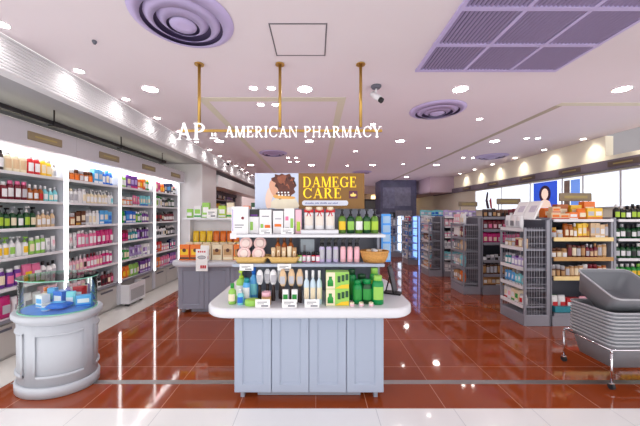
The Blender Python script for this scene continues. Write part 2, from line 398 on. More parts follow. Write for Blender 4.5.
# round air diffusers
def diffuser(x, y, r, label):
    t = thing('ceiling_diffuser', label, 'air vent', (x,y,CZ), 0, 'round ceiling diffusers')
    n = 40
    MB().lathe([(r*.97,-.0005),(r*.97,-.003)], n).build('backing', M_purpled, t)
    def ring(q0, q1, z0, z1, nm):
        prof = [(q0,z0),(q1,z1),(q1-.004,z1-.006),(q0-.004,z0-.006),(q0,z0)]
        MB().rings([[(max(q,.001)*math.cos(2*PI*i/n), max(q,.001)*math.sin(2*PI*i/n), z) for i in range(n)] for q, z in prof], 0, True, False, False).build(nm, M_purple, t)
    ring(r*1.02, r*.8, -.004, -.035, 'cone_ring')
    ring(r*.74, r*.56, -.012, -.05, 'cone_ring')
    ring(r*.5, r*.33, -.012, -.055, 'cone_ring')
    MB().lathe([(r*.1,-.02),(r*.27,-.045),(r*.26,-.055),(r*.12,-.06)], n).build('centre_cone', M_purple, t)
diffuser(-1.0, 2.14, .36, 'large purple-tinted round ceiling diffuser nearest the camera')
diffuser(1.71, 4.01, .37, 'purple-tinted round ceiling diffuser behind the square louvre grille')
diffuser(4.45, 7.2, .37, 'round ceiling diffuser above the right-hand gondola shelves')
diffuser(-1.03, 6.84, .33, 'round ceiling diffuser just behind the hanging store lettering')
diffuser(1.6, 9.9, .33, 'far round ceiling diffuser behind the brown header board')
# louvre grille 3 x 3
t = thing('air_return_grille', 'large purple square ceiling grille of nine louvred panels', 'air vent', (1.73,2.23,CZ))
gx0, gx1, gy0, gy1 = -.70, .70, -.655, .655
fr = MB()
for k in range(4):
    x = gx0+k*(gx1-gx0)/3; fr.box(x-.015, x+.015, gy0-.015, gy1+.018, -.02, 0)
    y = gy0+k*(gy1-gy0)/3; fr.box(gx0-.018, gx1+.018, y-.018, y+.018, -.0202, 0)
fr.build('frame', M_purple, t)
M_louv = mat('louvre_purple', (160,146,184), .5)
for i in range(3):
    for j in range(3):
        lv = MB(); x0 = gx0+i*(gx1-gx0)/3+.02; x1 = x0+(gx1-gx0)/3-.04; y0 = gy0+j*(gy1-gy0)/3+.02; y1 = y0+(gy1-gy0)/3-.04
        lv.box(x0, x1, y0, y1, -.003, -.001, 1)
        n = 13
        for k in range(n):
            x = x0+(k+.15)*(x1-x0)/n
            lv.prism([(x,-.004),(x+.006,-.004),(x+.016,-.017),(x+.011,-.017)], y0, y1, 'y')
        lv.build('louvre_panel', [M_louv, M_purpled], t)
# access hatch
t = thing('access_hatch', 'square flush ceiling access hatch with thin dark outline', 'hatch', (-.14,2.41,CZ))
MB().box(-.215, .215, -.21, .21, -.003, -.0005).build('hatch_panel', M_ceil, t)
hf = MB()
for a in (-1, 1):
    hf.box(a*.222-.005, a*.222+.005, -.225, .225, -.004, -.0003); hf.box(-.225, .225, a*.218-.005, a*.218+.005, -.0042, -.0003)
hf.build('hatch_frame', mat('hatch_line', (110,104,112), .5), t)
tag(MB().lathe([(.018,-.0005),(.018,-.012),(.008,-.03)], 12).build('ceiling_sprinkler', M_greyd, None, (-1.88,2.41,CZ)), 'small dark sprinkler head in the plain ceiling at upper left', 'sprinkler')
# camera
t = thing('security_camera', 'small white security camera with black lens under the ceiling', 'camera', (.69,3.26,CZ))
MB().lathe([(.06,0),(.06,-.012),(.045,-.03),(.02,-.034)], 18).build('mount', M_greyd, t)
MB().tube((0,0,-.03), (-.01,0,-.1), .012).tube((-.01,0,-.1), (-.05,0,-.09), .008).build('bracket', M_white, t)
MB().tube((-.04,.02,-.08), (.035,-.04,-.17), .034, 14).build('housing', M_white, t)
MB().tube((.03,-.036,-.164), (.055,-.056,-.194), .03, 14).build('lens', M_black, t)

# ================================================================== HANGING SIGN
t = thing('hanging_store_sign', 'white serif letters on a brass bar hung from three brass ceiling rods', 'sign', (-.353,2.78,CZ))
for x in (-.79, 0, .79):
    MB().tube((x,.0,-.62), (x,.0,0), .015, 12).build('rod', M_brass, t)
    MB().lathe([(.045,-.012),(.045,-.004),(.03,0)], 18, cx=x).build('rod_flange', M_brass, t)
MB().box(-.98, 1.0, -.008, .008, -.668, -.644).build('cross_bar', M_brass, t)
M_let = mat('letter_white', (250,250,250), .4, emit=.4)
letters('AP', -1.0, -.748, .160, -.03, -.01, M_let, t)
x = -.66
for dx in (0, .03): MB().box(x+dx, x+dx+.011, -.03, -.01, -.715, -.682).build('letter', M_let, t)
MB().box(x-.018, x+.06, -.03, -.01, -.74, -.730).build('letter', M_let, t)
S = 'AMERICAN PHARMACY'
sz = .103; W = text_width(S)*sz
letters(S, -.532, -.722, sz, -.03, -.01, M_let, t, sx=1.52/W)
TK, TN, SF = .165, .07, .055

# ================================================================== LEFT WALL BAYS
LV = [.42, .735, 1.045, 1.345, 1.645, 1.94]
LVN = ['lowest shelf', 'second shelf up', 'third shelf up', 'fourth shelf up', 'fifth shelf up', 'top shelf']
BY = [2.6, 3.58, 4.56, 5.54, 6.52]
BN = ['near wall bay', 'second wall bay', 'third wall bay', 'wall bay by column']
XF, XB = -3.15, -3.62
def wall_bay(k):
    y0, y1 = BY[k], BY[k+1]; yc = (y0+y1)/2; hw = (y1-y0)/2
    lab = ['white lit wall shelving bay with six shelves behind the oval glass case', 'white lit wall shelving bay of pink and cream goods, second along the wall',
           'white lit wall shelving bay, third along, base drawer pulled open', 'white lit wall shelving bay next to the white column'][k]
    t = thing('wall_shelving_bay', lab, 'shelving', (XF,yc,0), 0, 'wall shelving bays')   # local: x depth (negative to wall), y along
    D = XB-XF
    MB().box(D, D+.015, -hw+.004, hw-.004, .05, 2.5).build('back_panel', mat('bay_back', (214,222,224), .5), t)
    for s in (-1, 1):
        ya = -hw+.002 if s < 0 else hw-.032
        MB().box(D, 0, ya, ya+.03, .05, 2.2).build('upright', mat('upright_grey', (206,208,216), .4), t)
        MB().box(.0, .010, ya+.004, ya+.022, .40, 2.2).build('light_strip', M_led, t)
    for i, z in enumerate(LV):
        sh = MB().box(D+.016, -.005 if i else .0, -hw+.034, hw-.034, z-.02, z).build('shelf', M_shelfglass, t)
        MB().box(-.0045 if i else .0005, .004 if i else .008, -hw+.034, hw-.034, z-.026, z+.006).build('price_rail', M_lip if i else M_grey, sh)
    MB().box(D+.1, -.01, -hw+.034, hw-.034, 2.19, 2.2).build('top_light', M_led2, t)
    h = MB().box(D, .13, -hw+.001, hw-.001, 2.215, 2.46).build('header', mat('bay_header', (196,192,200), .5), t)
    MB().box(.02, .1, -hw+.02, hw-.02, 2.461, 2.47).build('cove_strip', mat('cove_led', (255,248,220), .4, emit=1.6), h)
    p = MB().box(.13, .142, -.12, .28, 2.285, 2.375).build('name_plaque', M_plaque, h, bevel=.01)
    MB().box(.1425, .1435, -.05, .21, 2.32, 2.34).build('plaque_lettering', mat('plaque_gold', (168,150,90), .4), p)
    b = MB().box(D, -.05, -hw+.002, hw-.002, .005, .385).build('base_cabinet', mat('base_grey', (176,172,168), .5), t)
    if k != 2:
        for s in (-1, 1):
            dr = MB().box(-.05, -.03, s*hw/2-hw/2+.012, s*hw/2+hw/2-.012, .04, .36).build('drawer', mat('drawer_grey', (190,186,182), .45), t)
            MB().box(-.03, -.022, s*hw/2-.12, s*hw/2+.12, .30, .325).build('drawer_pull', M_greyd, dr)
    else:
        dr = MB().box(-.05, -.03, .012, hw-.012, .04, .36).build('drawer', mat('drawer_grey', (190,186,182), .45), t)
        MB().box(-.03, -.022, hw/2-.12, hw/2+.12, .30, .325).build('drawer_pull', M_greyd, dr)
        d2 = MB()
        a0, a1 = -hw+.02, -.04
        d2.box(.12, .14, a0, a1, .045, .35); d2.box(-.045, .12, a0, a0+.015, .045, .35); d2.box(-.045, .12, a1-.015, a1, .045, .35); d2.box(-.045, .12, a0+.015, a1-.015, .045, .06)
        dd = d2.build('open_drawer', M_white, t)
        gr = MB()
        for j in range(14): gr.box(.14, .145, a0+.04+j*.026, a0+.052+j*.026, .09, .27)
        gr.build('drawer_grille', mat('grille_grey', (176,174,176), .5), dd)
        for yy in (a0+.04, a1-.05): MB().box(.05, .11, yy-.02, yy+.02, .005, .044).build('caster', M_rubber, dd)
    return t
for k in range(4): wall_bay(k)
# product mixes per bay and level: (kind, body, cap, label, width, height, count)
P1 = [
 [('pouch','magenta','purple','white',.13,.22,4),('pouch','white','grey','pink',.12,.2,3),('product_box','pale pink','red','white',.1,.22,3)],
 [('product_box','white','navy','lavender',.08,.22,3),('flip_bottle','purple','white','pink',.085,.2,3),('pouch','pink','orange','yellow',.12,.2,2),('bottle','white','black','grey',.07,.2,3)],
 [('flip_bottle','white','orange','orange',.072,.2,3),('pump_bottle','white','light green','yellow',.07,.21,4),('flip_bottle','light green','white','white',.07,.2,3),('squeeze_tube','white','silver','pale pink',.07,.18,2)],
 [('flip_bottle','red','black','white',.075,.2,3),('pump_bottle','dark green','black','lime',.072,.24,6),('bottle','beige','silver','white',.06,.2,4)],
 [('jar','orange','cream','amber',.09,.16,3),('flip_bottle','maroon','pink','white',.072,.2,4),('bottle','amber','white','red',.066,.18,3),('bottle','aqua','white','white',.065,.18,3)],
 [('flip_bottle','dark brown','black','white',.075,.22,4),('flip_bottle','cream','white','beige',.085,.22,2),('flip_bottle','red','white','maroon',.08,.22,2),('flip_bottle','yellow','orange','cream',.08,.22,2),('bottle','white','silver','aqua',.06,.18,1)]]
P2 = [
 [('flip_bottle','pale pink','maroon','white',.07,.2,4),('jar','white','black','pink',.08,.14,4),('bottle','maroon','black','pink',.065,.2,3)],
 [('bottle','pale pink','dark brown','white',.062,.2,5),('bottle','pink','maroon','white',.062,.2,4),('flip_bottle','magenta','white','white',.07,.2,3)],
 [('squeeze_tube','white','pink','pale pink',.07,.2,3),('flip_bottle','pink','white','white',.07,.22,5),('pouch','magenta','pink','white',.09,.21,4)],
 [('jar','amber','white','cream',.09,.17,2),('product_box','brown','gold','cream',.085,.19,2),('flip_bottle','white','silver','cream',.07,.2,4),('product_box','sky blue','blue','white',.085,.2,3)],
 [('flip_bottle','white','cream','silver',.075,.2,5),('pump_bottle','cream','white','white',.072,.21,5),('bottle','white','silver','aqua',.06,.19,2)],
 [('jar','amber','brown','orange',.085,.15,6),('product_box','sky blue','white','white',.09,.23,2),('flip_bottle','blue','sky blue','white',.085,.22,3)]]
P3 = [
 [('pouch','orange','red','yellow',.1,.2,3),('pouch','light green','green','white',.1,.2,3),('product_box','purple','lavender','white',.09,.22,4)],
 [('flip_bottle','green','white','white',.075,.2,3),('squeeze_tube','lavender','white','purple',.075,.2,4),('product_box','white','purple','lavender',.08,.2,3)],
 [('product_box','maroon','magenta','pink',.085,.18,3),('bottle','teal','white','white',.07,.2,3),('flip_bottle','purple','black','lavender',.072,.2,5)],
 [('pouch','green','lime','white',.1,.2,2),('product_box','blue','white','sky blue',.09,.2,2),('flip_bottle','bright green','white','lime',.075,.2,3),('bottle','purple','white','lavender',.07,.21,3)],
 [('jar','orange','white','cream',.08,.14,4),('squeeze_tube','pink','white','white',.07,.18,3),('product_box','aqua','blue','white',.08,.19,3)],
 [('flip_bottle','light green','white','white',.075,.2,3),('product_box','purple','magenta','lavender',.1,.22,2),('product_box','orange','red','yellow',.085,.2,3),('flip_bottle','green','yellow','lime',.07,.2,2)]]
P4 = [
 [('pouch','orange','pink','white',.1,.2,3),('pouch','pink','magenta','white',.1,.2,3),('product_box','purple','lavender','pink',.09,.21,3)],
 [('product_box','red','orange','white',.085,.2,4),('jar','pink','white','white',.085,.14,3),('product_box','navy','pink','white',.085,.2,3)],
 [('bottle','white','black','black',.066,.2,6),('bottle','black','white','grey',.066,.2,5)],
 [('product_box','black','maroon','red',.085,.18,4),('bottle','maroon','black','white',.066,.2,5)],
 [('flip_bottle','white','green','light green',.07,.21,4),('bottle','black','silver','white',.065,.2,3),('flip_bottle','dark green','black','white',.07,.2,4)],
 [('product_box','pink','magenta','white',.09,.22,3),('pouch','orange','red','yellow',.1,.2,2),('product_box','navy','black','sky blue',.09,.22,3),('bottle','black','red','white',.066,.2,2)]]
def depth_of(kind, w):
    return {'pouch':.06,'product_box':.07,'squeeze_tube':w*.6}.get(kind, w*.8 if kind == 'flip_bottle' else w)
def fill(rows_, a0, a1, place, lvname, unit, group, parts=True, gap=.006, hmax=.26):
    """lays a front row from a0 to a1; place(a, depth) -> (loc, rz)"""
    a = a0; n = 0
    items = []
    for kind, body, cap, lab, w, h, cnt in rows_:
        items.append([kind, body, cap, lab, w, h, cnt])
    tot = sum((i[4]+gap)*i[6] for i in items)
    f = (a1-a0)/tot
    raw = [i[6]*f for i in items]; acc = 0; used = 0; flat = []
    for i, q in zip(items, raw):
        acc += q; c = int(acc+.35)-used; used += c
        flat += [tuple(i[:6])]*c
    items = flat; g = gap
    for kind, body, cap, lab, w, h in items:
        if a+w > a1: break
        d = depth_of(kind, w)
        loc, rz = place(a+w/2, d)
        lab = V.choice((lab, lab, lab, 'white', cap, 'cream', 'silver')); cap = V.choice((cap, cap, cap, 'white', 'silver'))
        if lab == body: lab = 'white'
        h = h*V.choice((.9, .96, 1.0, 1.0))
        put(kind, loc, w, min(h, hmax), d, body, cap, lab, '%s %s, %s from left on %s, %s' % (body, PHR[kind], ORD[min(n, 19)], lvname, unit), group, rz+R.uniform(-.06, .06), parts)
        a += w+g; n += 1
for k, PP in enumerate((P1, P2, P3, P4)):
    for li, spec in enumerate(PP):
        spec = [(a_, b_, c_, d_, e_*.86, f_*1.04, n_) for a_, b_, c_, d_, e_, f_, n_ in spec]
        y0, y1 = BY[k]+.045, BY[k+1]-.045
        fill(spec, y0, y1, lambda a, d, z=LV[li]: ((XF-.045-d/2-R.uniform(0, .01), a, z+.001), PI/2), LVN[li], BN[k], 'products on the %s of the %s' % (LVN[li], BN[k]))
# things lying in the pulled-out drawer
for j in range(3):
    put('pouch', (XF+.045, BY[2]+.10+.12*j, .062), .09, .24, .05, ('brown','white','maroon')[j], 'gold', 'cream', '%s pouch standing in the pulled out base drawer' % ('brown','white','maroon')[j], 'pouches in the open drawer', PI/2)
# black track rail under the soffit
t = thing('track_rail', 'long black lighting track rail under the grey soffit above the wall bays', 'track rail', (-2.95,0,2.67))
MB().box(-.025, .025, 2.25, 5.55, -.18, -.135).build('rail', M_black, t)
for y in (2.35, 3.2, 4.3, 5.45):
    MB().box(-.005, .005, y-.006, y+.006, -.134, 0).box(-.034, .034, y-.04, y+.04, -.19, -.1345).build('bracket', M_black, t)
# second run past the column
t = thing('wall_shelving_bay', 'distant wall shelving beyond the white column with dark header', 'shelving', (-3.15,9.4,0))
MB().box(-.5, -.48, -1.7, 1.7, 0, 2.23).build('back_panel', M_greyd, t)
for i in range(5): MB().box(-.48, 0, -1.7, 1.7, .35+.4*i, .37+.4*i).build('shelf', M_white, t)
for y in (-1.7, -.57, .57, 1.67): MB().box(-.48, .0, y, y+.03, 0, 2.23).build('upright', M_greyd, t)
MB().box(-.46, .05, -1.7, 1.7, 2.12, 2.23).build('header', M_greyd, t)
far_mix = [[('product_box','orange','red','yellow',.14,.28,3),('bottle','brown','black','cream',.12,.3,3),('product_box','purple','white','lavender',.14,.26,3)],
           [('product_box','yellow','gold','white',.14,.28,3),('flip_bottle','light green','white','white',.12,.28,4)]]
for i, li in enumerate((4, 3)):
    fill(far_mix[i], 7.95, 11.0, lambda a, d, z=.371+.4*li: ((-3.22, a, z), PI/2), ('top shelf', 'fourth shelf up')[i], 'far wall shelving', 'products on the far wall shelving', hmax=.3)

# ================================================================== OVAL GLASS-TOP CABINET
OC = (-2.294, 2.535); OA, OB, OPH = .35, .27, -.144
M_oval = mat('oval_cabinet_white', (190,195,204), .35, noise=.01)
def oval(off, z, n=56): return [((OA+off)*math.cos(2*PI*i/n), (OB+off)*math.sin(2*PI*i/n), z) for i in range(n)]
t = thing('display_cabinet', 'oval white display cabinet with glass case on top and panelled sides', 'cabinet', (OC[0],OC[1],0), OPH)
MB().rings([oval(-.02,.004), oval(-.018,.075), oval(-.03,.088)]).build('plinth', M_oval, t)
MB().rings([oval(-.036,.088), oval(-.032,.60)]).build('body', M_oval, t)
MB().rings([oval(-.034,.585), oval(-.018,.60), oval(-.012,.615), oval(.0,.625), oval(.002,.655), oval(-.008,.667)]).build('rim', M_oval, t)
def ov(a, off, z): return ((OA+off)*math.cos(a), (OB+off)*math.sin(a), z)
def oband(mb, a0, a1, z0, z1, o0, o1, n=12):
    A = [a0+(a1-a0)*i/n for i in range(n+1)]
    rg = [[ov(a, o0, z0) for a in A], [ov(a, o1, z0+.004) for a in A], [ov(a, o1, z1-.004) for a in A], [ov(a, o0, z1) for a in A]]
    mb.rings(rg, 0, True, False, False, closed=False)
for c in (-.80, -.80+PI/2, -.80+PI, -.80-PI/2):
    for nm, (w, zz0, zz1) in (('panel_moulding', (.60, .16, .525)),):
        mb = MB()
        oband(mb, c-w, c+w, zz1-.022, zz1, -.034, -.022); oband(mb, c-w, c+w, zz0, zz0+.022, -.034, -.022)
        for s in (-1, 1): oband(mb, c+s*w-.035, c+s*w+.035, zz0, zz1, -.034, -.022, 3)
        mb.build(nm, M_oval, t)
GL = glass_mat('case_glass', (246,253,251), .02)
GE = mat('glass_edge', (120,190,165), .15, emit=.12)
gc = MB().rings([oval(-.04,.668), oval(-.04,.945)], 0, True, False, False).build('glass_wall', GL, t)
MB().rings([oval(-.036,.668), oval(-.044,.668), oval(-.044,.675), oval(-.036,.675), oval(-.036,.668)], 0, True, False, False).build('glass_edge', GE, gc)
gt = MB().rings([oval(-.028,.946), oval(-.028,.952)]).build('glass_top', glass_mat('case_glass_top', (252,255,254), .06), t)
MB().rings([oval(-.0275,.9455), oval(-.0275,.9525)], 0, True, False, False).build('glass_edge', GE, gt)
MB().rings([oval(-.06,.668), oval(-.06,.674)]).build('blue_cloth_base', mat('case_cloth', (90,145,228), .7, noise=.2, nscale=10), t)
def in_case(dx, dy):
    c, s = math.cos(OPH), math.sin(OPH); return (OC[0]+dx*c-dy*s, OC[1]+dx*s+dy*c, .676)
put('product_box', in_case(-.13,-.03), .085, .11, .06, 'white', 'sky blue', 'sky blue', 'white carton with pale blue label inside the oval glass case', 'goods in the oval glass case', -.3)
put('product_box', in_case(-.02,.04), .1, .13, .07, 'blue', 'sky blue', 'white', 'tall blue carton in the middle of the oval glass case', 'goods in the oval glass case', -.2)
b = put('jar', in_case(.0,-.1), .07, .06, .07, 'white', 'silver', 'sky blue', 'low white jar at the front of the oval glass case', 'goods in the oval glass case', 0)
def pouch_lying(loc, w, h, rz, c1, c2, c3, label):
    o = put('pouch', (loc[0], loc[1], loc[2]+.035), w, h, .06, c1, c2, c3, label, 'goods in the oval glass case', rot=(-PI/2, 0, rz)); return o
pouch_lying(in_case(.10,-.125), .15, .12, .1, 'blue', 'sky blue', 'sky blue', 'blue pouch lying flat at the right of the oval glass case')
put('product_box', in_case(.205,.05), .11, .1, .05, 'sky blue', 'blue', 'white', 'low wide sky blue carton at the right end of the oval glass case', 'goods in the oval glass case', .4)
put('product_box', in_case(-.12,.045), .06, .15, .045, 'sky blue', 'white', 'aqua', 'upright sky blue carton left of the tall blue carton in the glass case', 'goods in the oval glass case', .1)
put('pouch', in_case(.085,.035), .085, .13, .035, 'aqua', 'blue', 'white', 'standing aqua pouch behind the flat blue pouch in the glass case', 'goods in the oval glass case', .1)
put('bottle', in_case(-.2,.05), .06, .15, .06, 'beige', 'orange', 'pink', 'small beige bottle at the left end of the oval glass case', 'goods in the oval glass case', 0)
put('slim_bottle', in_case(-.07,.14), .05, .18, .05, 'lavender', 'white', 'white', 'slim lavender bottle at the back of the oval glass case', 'goods in the oval glass case', 0)
put('product_box', in_case(.07,.13), .09, .15, .05, 'red', 'pink', 'white', 'red carton at the back of the oval glass case', 'goods in the oval glass case', 0)

# ================================================================== COUNTERS
def rrect(x0, x1, y0, y1, r, n=8):
    out = []
    for cx, cy, a in ((x1-r,y0+r,-PI/2),(x1-r,y1-r,0),(x0+r,y1-r,PI/2),(x0+r,y0+r,PI)):
        for i in range(n+1):
            b = a+PI/2*i/n; out.append((cx+r*math.cos(b), cy+r*math.sin(b)))
    return out
def panel_door(w, h, th=.018, ins=.062):
    """framed door front in the xz plane, face at y=0 looking to -y"""
    mb = MB()
    def ring(i, y): return [(-w/2+i, y, i), (w/2-i, y, i), (w/2-i, y, h-i), (-w/2+i, y, h-i)]
    mb.rings([ring(0,th), ring(0,.003), ring(.003,0), ring(ins,0), ring(ins+.012,.013), ring(ins+.016,.013)], 0, False)
    return mb
def counter(name, label, cx, yf, w, ndoor, slab, m_body, m_door, depth=.72, r=.2, m_slab=None):
    t = thing(name, label, 'counter', (cx, yf, 0))
    MB().box(-w/2, w/2, .02, depth, .057, .722).build('cabinet_body', m_body, t)
    dw = w/ndoor
    for k in range(ndoor):
        panel_door(dw-.006, .655).build('door', m_door, t, (-w/2+dw*(k+.5), 0, .06))
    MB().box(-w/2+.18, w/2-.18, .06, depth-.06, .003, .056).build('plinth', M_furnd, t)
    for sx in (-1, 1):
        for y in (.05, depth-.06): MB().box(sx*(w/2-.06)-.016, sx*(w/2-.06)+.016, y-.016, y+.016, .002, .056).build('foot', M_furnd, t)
    sx0, sx1, sy0, sy1 = slab
    P = lambda i: [(x, y) for x, y in rrect(sx0+i, sx1-i, sy0+i, sy1-i, r-i)]
    rg = [[(x, y, z) for x, y in P(i)] for i, z in ((.012,.724),(.0,.736),(.0,.785),(.008,.795),(.02,.798))]
    MB().rings(rg, 0, True).build('countertop', m_slab or M_slab, t)
    return t
MC = -.0565
t = counter('display_counter', 'pale grey-blue display counter with four panelled doors and open shelves above', MC, 2.29, 1.21, 4, (-.80, .815, -.19, .92), M_furn, M_furn)
# upper shelving of the main counter (local coordinates: x about MC, y from 2.29)
bp = MB().box(-.61, .605, .33, .35, .799, 1.545).build('back_panel', mat('unit_back', (124,128,142), .5, noise=.03), t)
for s in (-1, 1):
    x0 = -.615 if s < 0 else .592
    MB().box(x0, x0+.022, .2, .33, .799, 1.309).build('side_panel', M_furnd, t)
MB().box(-.618, .612, .0, .33, 1.072, 1.097).build('shelf', M_furn, t, bevel=.004)
MB().box(-.625, .618, .0, .33, 1.31, 1.335).build('shelf', M_slab, t, bevel=.004)
MB().box(-.635, -.585, -.004, .0, 1.30, 1.345).build('shelf_clip', M_lip, t)
tr = tag(MB().box(-.155, .155, -.09, .11, 0, .032).build('riser_tray', M_slab, None, (.03,2.41,1.337), bevel=.004), 'low white riser tray under the three red-ribboned bottles', 'tray')

# --- header board with picture and brown panel
t = thing('header_board', 'board above the counter with a woman picture and brown DAMEGE CARE panel', 'sign', (-.0565,2.545,1.547))
bd = MB().box(-.49, .49, .0, .02, 0, .318).build('board', mat('board_edge', (230,230,236), .5), t)
pp = MB().box(-.49, -.102, -.004, -.0002, 0, .318).build('photo_panel', mat('photo_sky', (206,218,242), .5, noise=.06, nscale=4), t)
def blob(pts, y, m, nm, parent, sub=3):
    # smooth closed outline by Catmull-Rom
    out = []; n = len(pts)
    for i in range(n):
        p0, p1, p2, p3 = pts[i-1], pts[i], pts[(i+1) % n], pts[(i+2) % n]
        for k in range(sub):
            s_ = k/sub
            out.append(tuple(.5*((2*p1[j])+(-p0[j]+p2[j])*s_+(2*p0[j]-5*p1[j]+4*p2[j]-p3[j])*s_*s_+(-p0[j]+3*p1[j]-3*p2[j]+p3[j])*s_**3) for j in (0, 1)))
    return MB().prism(out, y, y+.0006, 'y').build(nm, m, parent)
px = lambda u, v: (-.49+.388*u, .318*v)
skin = mat('print_skin', (244,214,196), .5); skin2 = mat('print_skin_shade', (222,168,140), .5); hairm = mat('print_hair', (96,48,36), .5, noise=.5, nscale=30); hair2 = mat('print_hair_light', (150,84,58), .5, noise=.4, nscale=40)
cloth = mat('print_cloth', (238,230,206), .5, noise=.1, nscale=12); warm = mat('print_orange', (236,178,96), .5)
blob([px(.36,.02),px(.4,.22),px(.52,.3),px(.74,.32),px(.9,.3),px(.97,.22),px(.98,.02)], -.0050, cloth, 'printed_cloth', pp)
blob([px(.27,.03),px(.24,.3),px(.3,.55),px(.38,.6),px(.42,.4),px(.38,.2),px(.36,.03)], -.0056, skin, 'printed_arm', pp)
blob([px(.36,.5),px(.33,.66),px(.37,.8),px(.5,.86),px(.56,.6),px(.5,.4),px(.43,.36)], -.0060, skin2, 'printed_face', pp)
hp = [px(.4,.78),px(.38,.86),px(.46,.90),px(.46,.97),px(.56,.95),px(.62,.99),px(.7,.95),px(.8,.985),px(.84,.9),px(.92,.87),px(.9,.76),px(.96,.66),px(.9,.56),px(.93,.46),px(.84,.38),px(.8,.28),px(.68,.3),px(.56,.26),px(.53,.36),px(.48,.42),px(.54,.5),px(.52,.58),px(.46,.64),px(.48,.72)]
blob(hp, -.0064, hairm, 'printed_hair', pp)
for q in range(9):
    u = .46+.05*q; v = .62+.26*abs(math.sin(q*1.9))*.9
    blob([px(u,v),px(u+.03,v+.07),px(u+.07,v+.02),px(u+.09,v-.09),px(u+.06,v-.05),px(u+.035,v+.01)], -.0067-.00002*q, hair2 if q % 2 else mat('print_hair_dark', (58,28,24), .5), 'printed_hair_curl', pp)
blob([px(.52,.82),px(.6,.93),px(.72,.94),px(.7,.8),px(.6,.7)], -.0068, hair2, 'printed_hair_shine', pp)
blob([px(.42,.36),px(.5,.4),px(.66,.36),px(.9,.34),px(.9,.28),px(.6,.28),px(.46,.3)], -.0070, warm, 'printed_collar', pp)
mb = MB()
for k in range(2):
    for j in range(4): mb.box(-.505+.39*(.56+.075*j+.01*k), -.505+.39*(.6+.075*j+.01*k), -.0076, -.0072, .33*(.42-.07*k), .33*(.46-.07*k))
mb.build('printed_caption', M_card, pp)
bpn = MB().box(-.099, .49, -.004, -.0002, 0, .318).build('brown_panel', mat('panel_brown', (136,96,36), .45, noise=.04), t)
M_yel = mat('letter_yellow', (250,214,30), .4, emit=.25)
W = text_width('DAMEGE', .04)*.094
letters('DAMEGE', -.064, .192, .094, -.008, -.0045, M_yel, bpn, sx=.484/W, sp=.04)
W = text_width('CARE', .06)*.09
letters('CARE', -.064, .094, .09, -.008, -.0045, M_yel, bpn, sx=.35/W, sp=.06)
MB().prism(rrect(-.068, .345, .028, .074, .022, 5), -.007, -.0045, 'y').build('white_caption_bar', mat('caption_bar', (226,232,246), .5), bpn)
mb = MB(); xx = -.04
for wl in (10, 5, 8, 4, 6):
    for q in range(wl):
        hgt = R.choice((.010, .010, .014)); mb.box(xx, xx+.0045, -.0078, -.0072, .044, .044+hgt); xx += .0078
    xx += .009
mb.build('caption_lettering', mat('ink_blue', (70,90,170), .5), bpn)
em = MB().box(.352, .427, -.007, -.0045, .092, .16).build('emblem_square', mat('emblem_purple', (96,40,70), .5), bpn)
MB().prism([(p_+.018, q_+.006) for p_, q_ in [(.342,.115),(.352,.128),(.362,.124),(.3715,.142),(.381,.124),(.391,.128),(.401,.115),(.388,.104),(.355,.104)]], -.0085, -.0072, 'y').build('emblem_mark', mat('emblem_gold', (250,205,110), .4, emit=.2), em)

# --- products on the main counter (world coordinates)
G1 = 'products on the upper shelf of the main counter'
ZU, ZM, ZD = 1.3365, 1.0985, .7985
UY = 2.42
def card_box(x, w, h, body, deco, label, z=ZU, y=UY, d=.07, rz=0):
    o = tag(MB().box(-w/2, w/2, -d/2, d/2, 0, h).build('product_carton', pmat(body), None, (x,y,z), rz), label, 'box', G1)
    for nm, c, (u0, u1, v0, v1) in deco:
        MB().box(-w/2+w*u0, -w/2+w*u1, -d/2-.0014, -d/2-.0002, h*v0, h*v1).build(nm, pmat(c, .5), o)
    return o
o = card_box(-.63, .135, .225, 'white', [('caption_bar','grey',(.2,.75,.3,.34)),('caption_bar','grey',(.2,.65,.22,.25)),('picture_bar','lavender',(.05,.1,.1,.9))], 'large white carton with dark red flower mark at the shelf end', y=2.37, d=.05)
MB().lathe([(.012,-.001),(.012,.001)], 10).xf(Matrix.Translation((.025,-.027,.13)) @ Matrix.Rotation(PI/2, 4, 'X')).build('flower_mark', pmat('maroon'), o)
card_box(-.522, .08, .14, 'white', [('picture_bar','light green',(.1,.4,.2,.7)),('picture_bar','white',(.5,.8,.2,.7))], 'white carton with pale green mark behind the flower carton', d=.06)
o = card_box(-.522, .075, .06, 'black', [('picture_bar','purple',(.1,.9,.1,.3))], 'small black box on top of the white green-marked carton', z=ZU+.141, d=.05)
card_box(-.425, .1, .2, 'white', [('picture_bar','light green',(.1,.32,.12,.4)),('picture_bar','orange',(.45,.9,.2,.36)),('caption_bar','grey',(.2,.8,.7,.74))], 'white carton with orange and green marks on the upper shelf')
card_box(-.318, .085, .19, 'white', [('picture_bar','orange',(.15,.8,.3,.42)),('caption_bar','silver',(.2,.8,.62,.68))], 'white carton with a single orange band on the upper shelf')
o = card_box(-.225, .085, .21, 'white', [('picture_bar','light green',(.62,.9,.1,.6)),('caption_bar','grey',(.1,.5,.2,.24)),('picture_bar','pink',(.12,.42,.52,.68))], 'white carton with pink flower and green strip on the upper shelf')
card_box(-.148, .05, .2, 'pale pink', [('caption_bar','lime',(.2,.8,.1,.5))], 'narrow pale pink carton beside the ribboned bottles', d=.06)
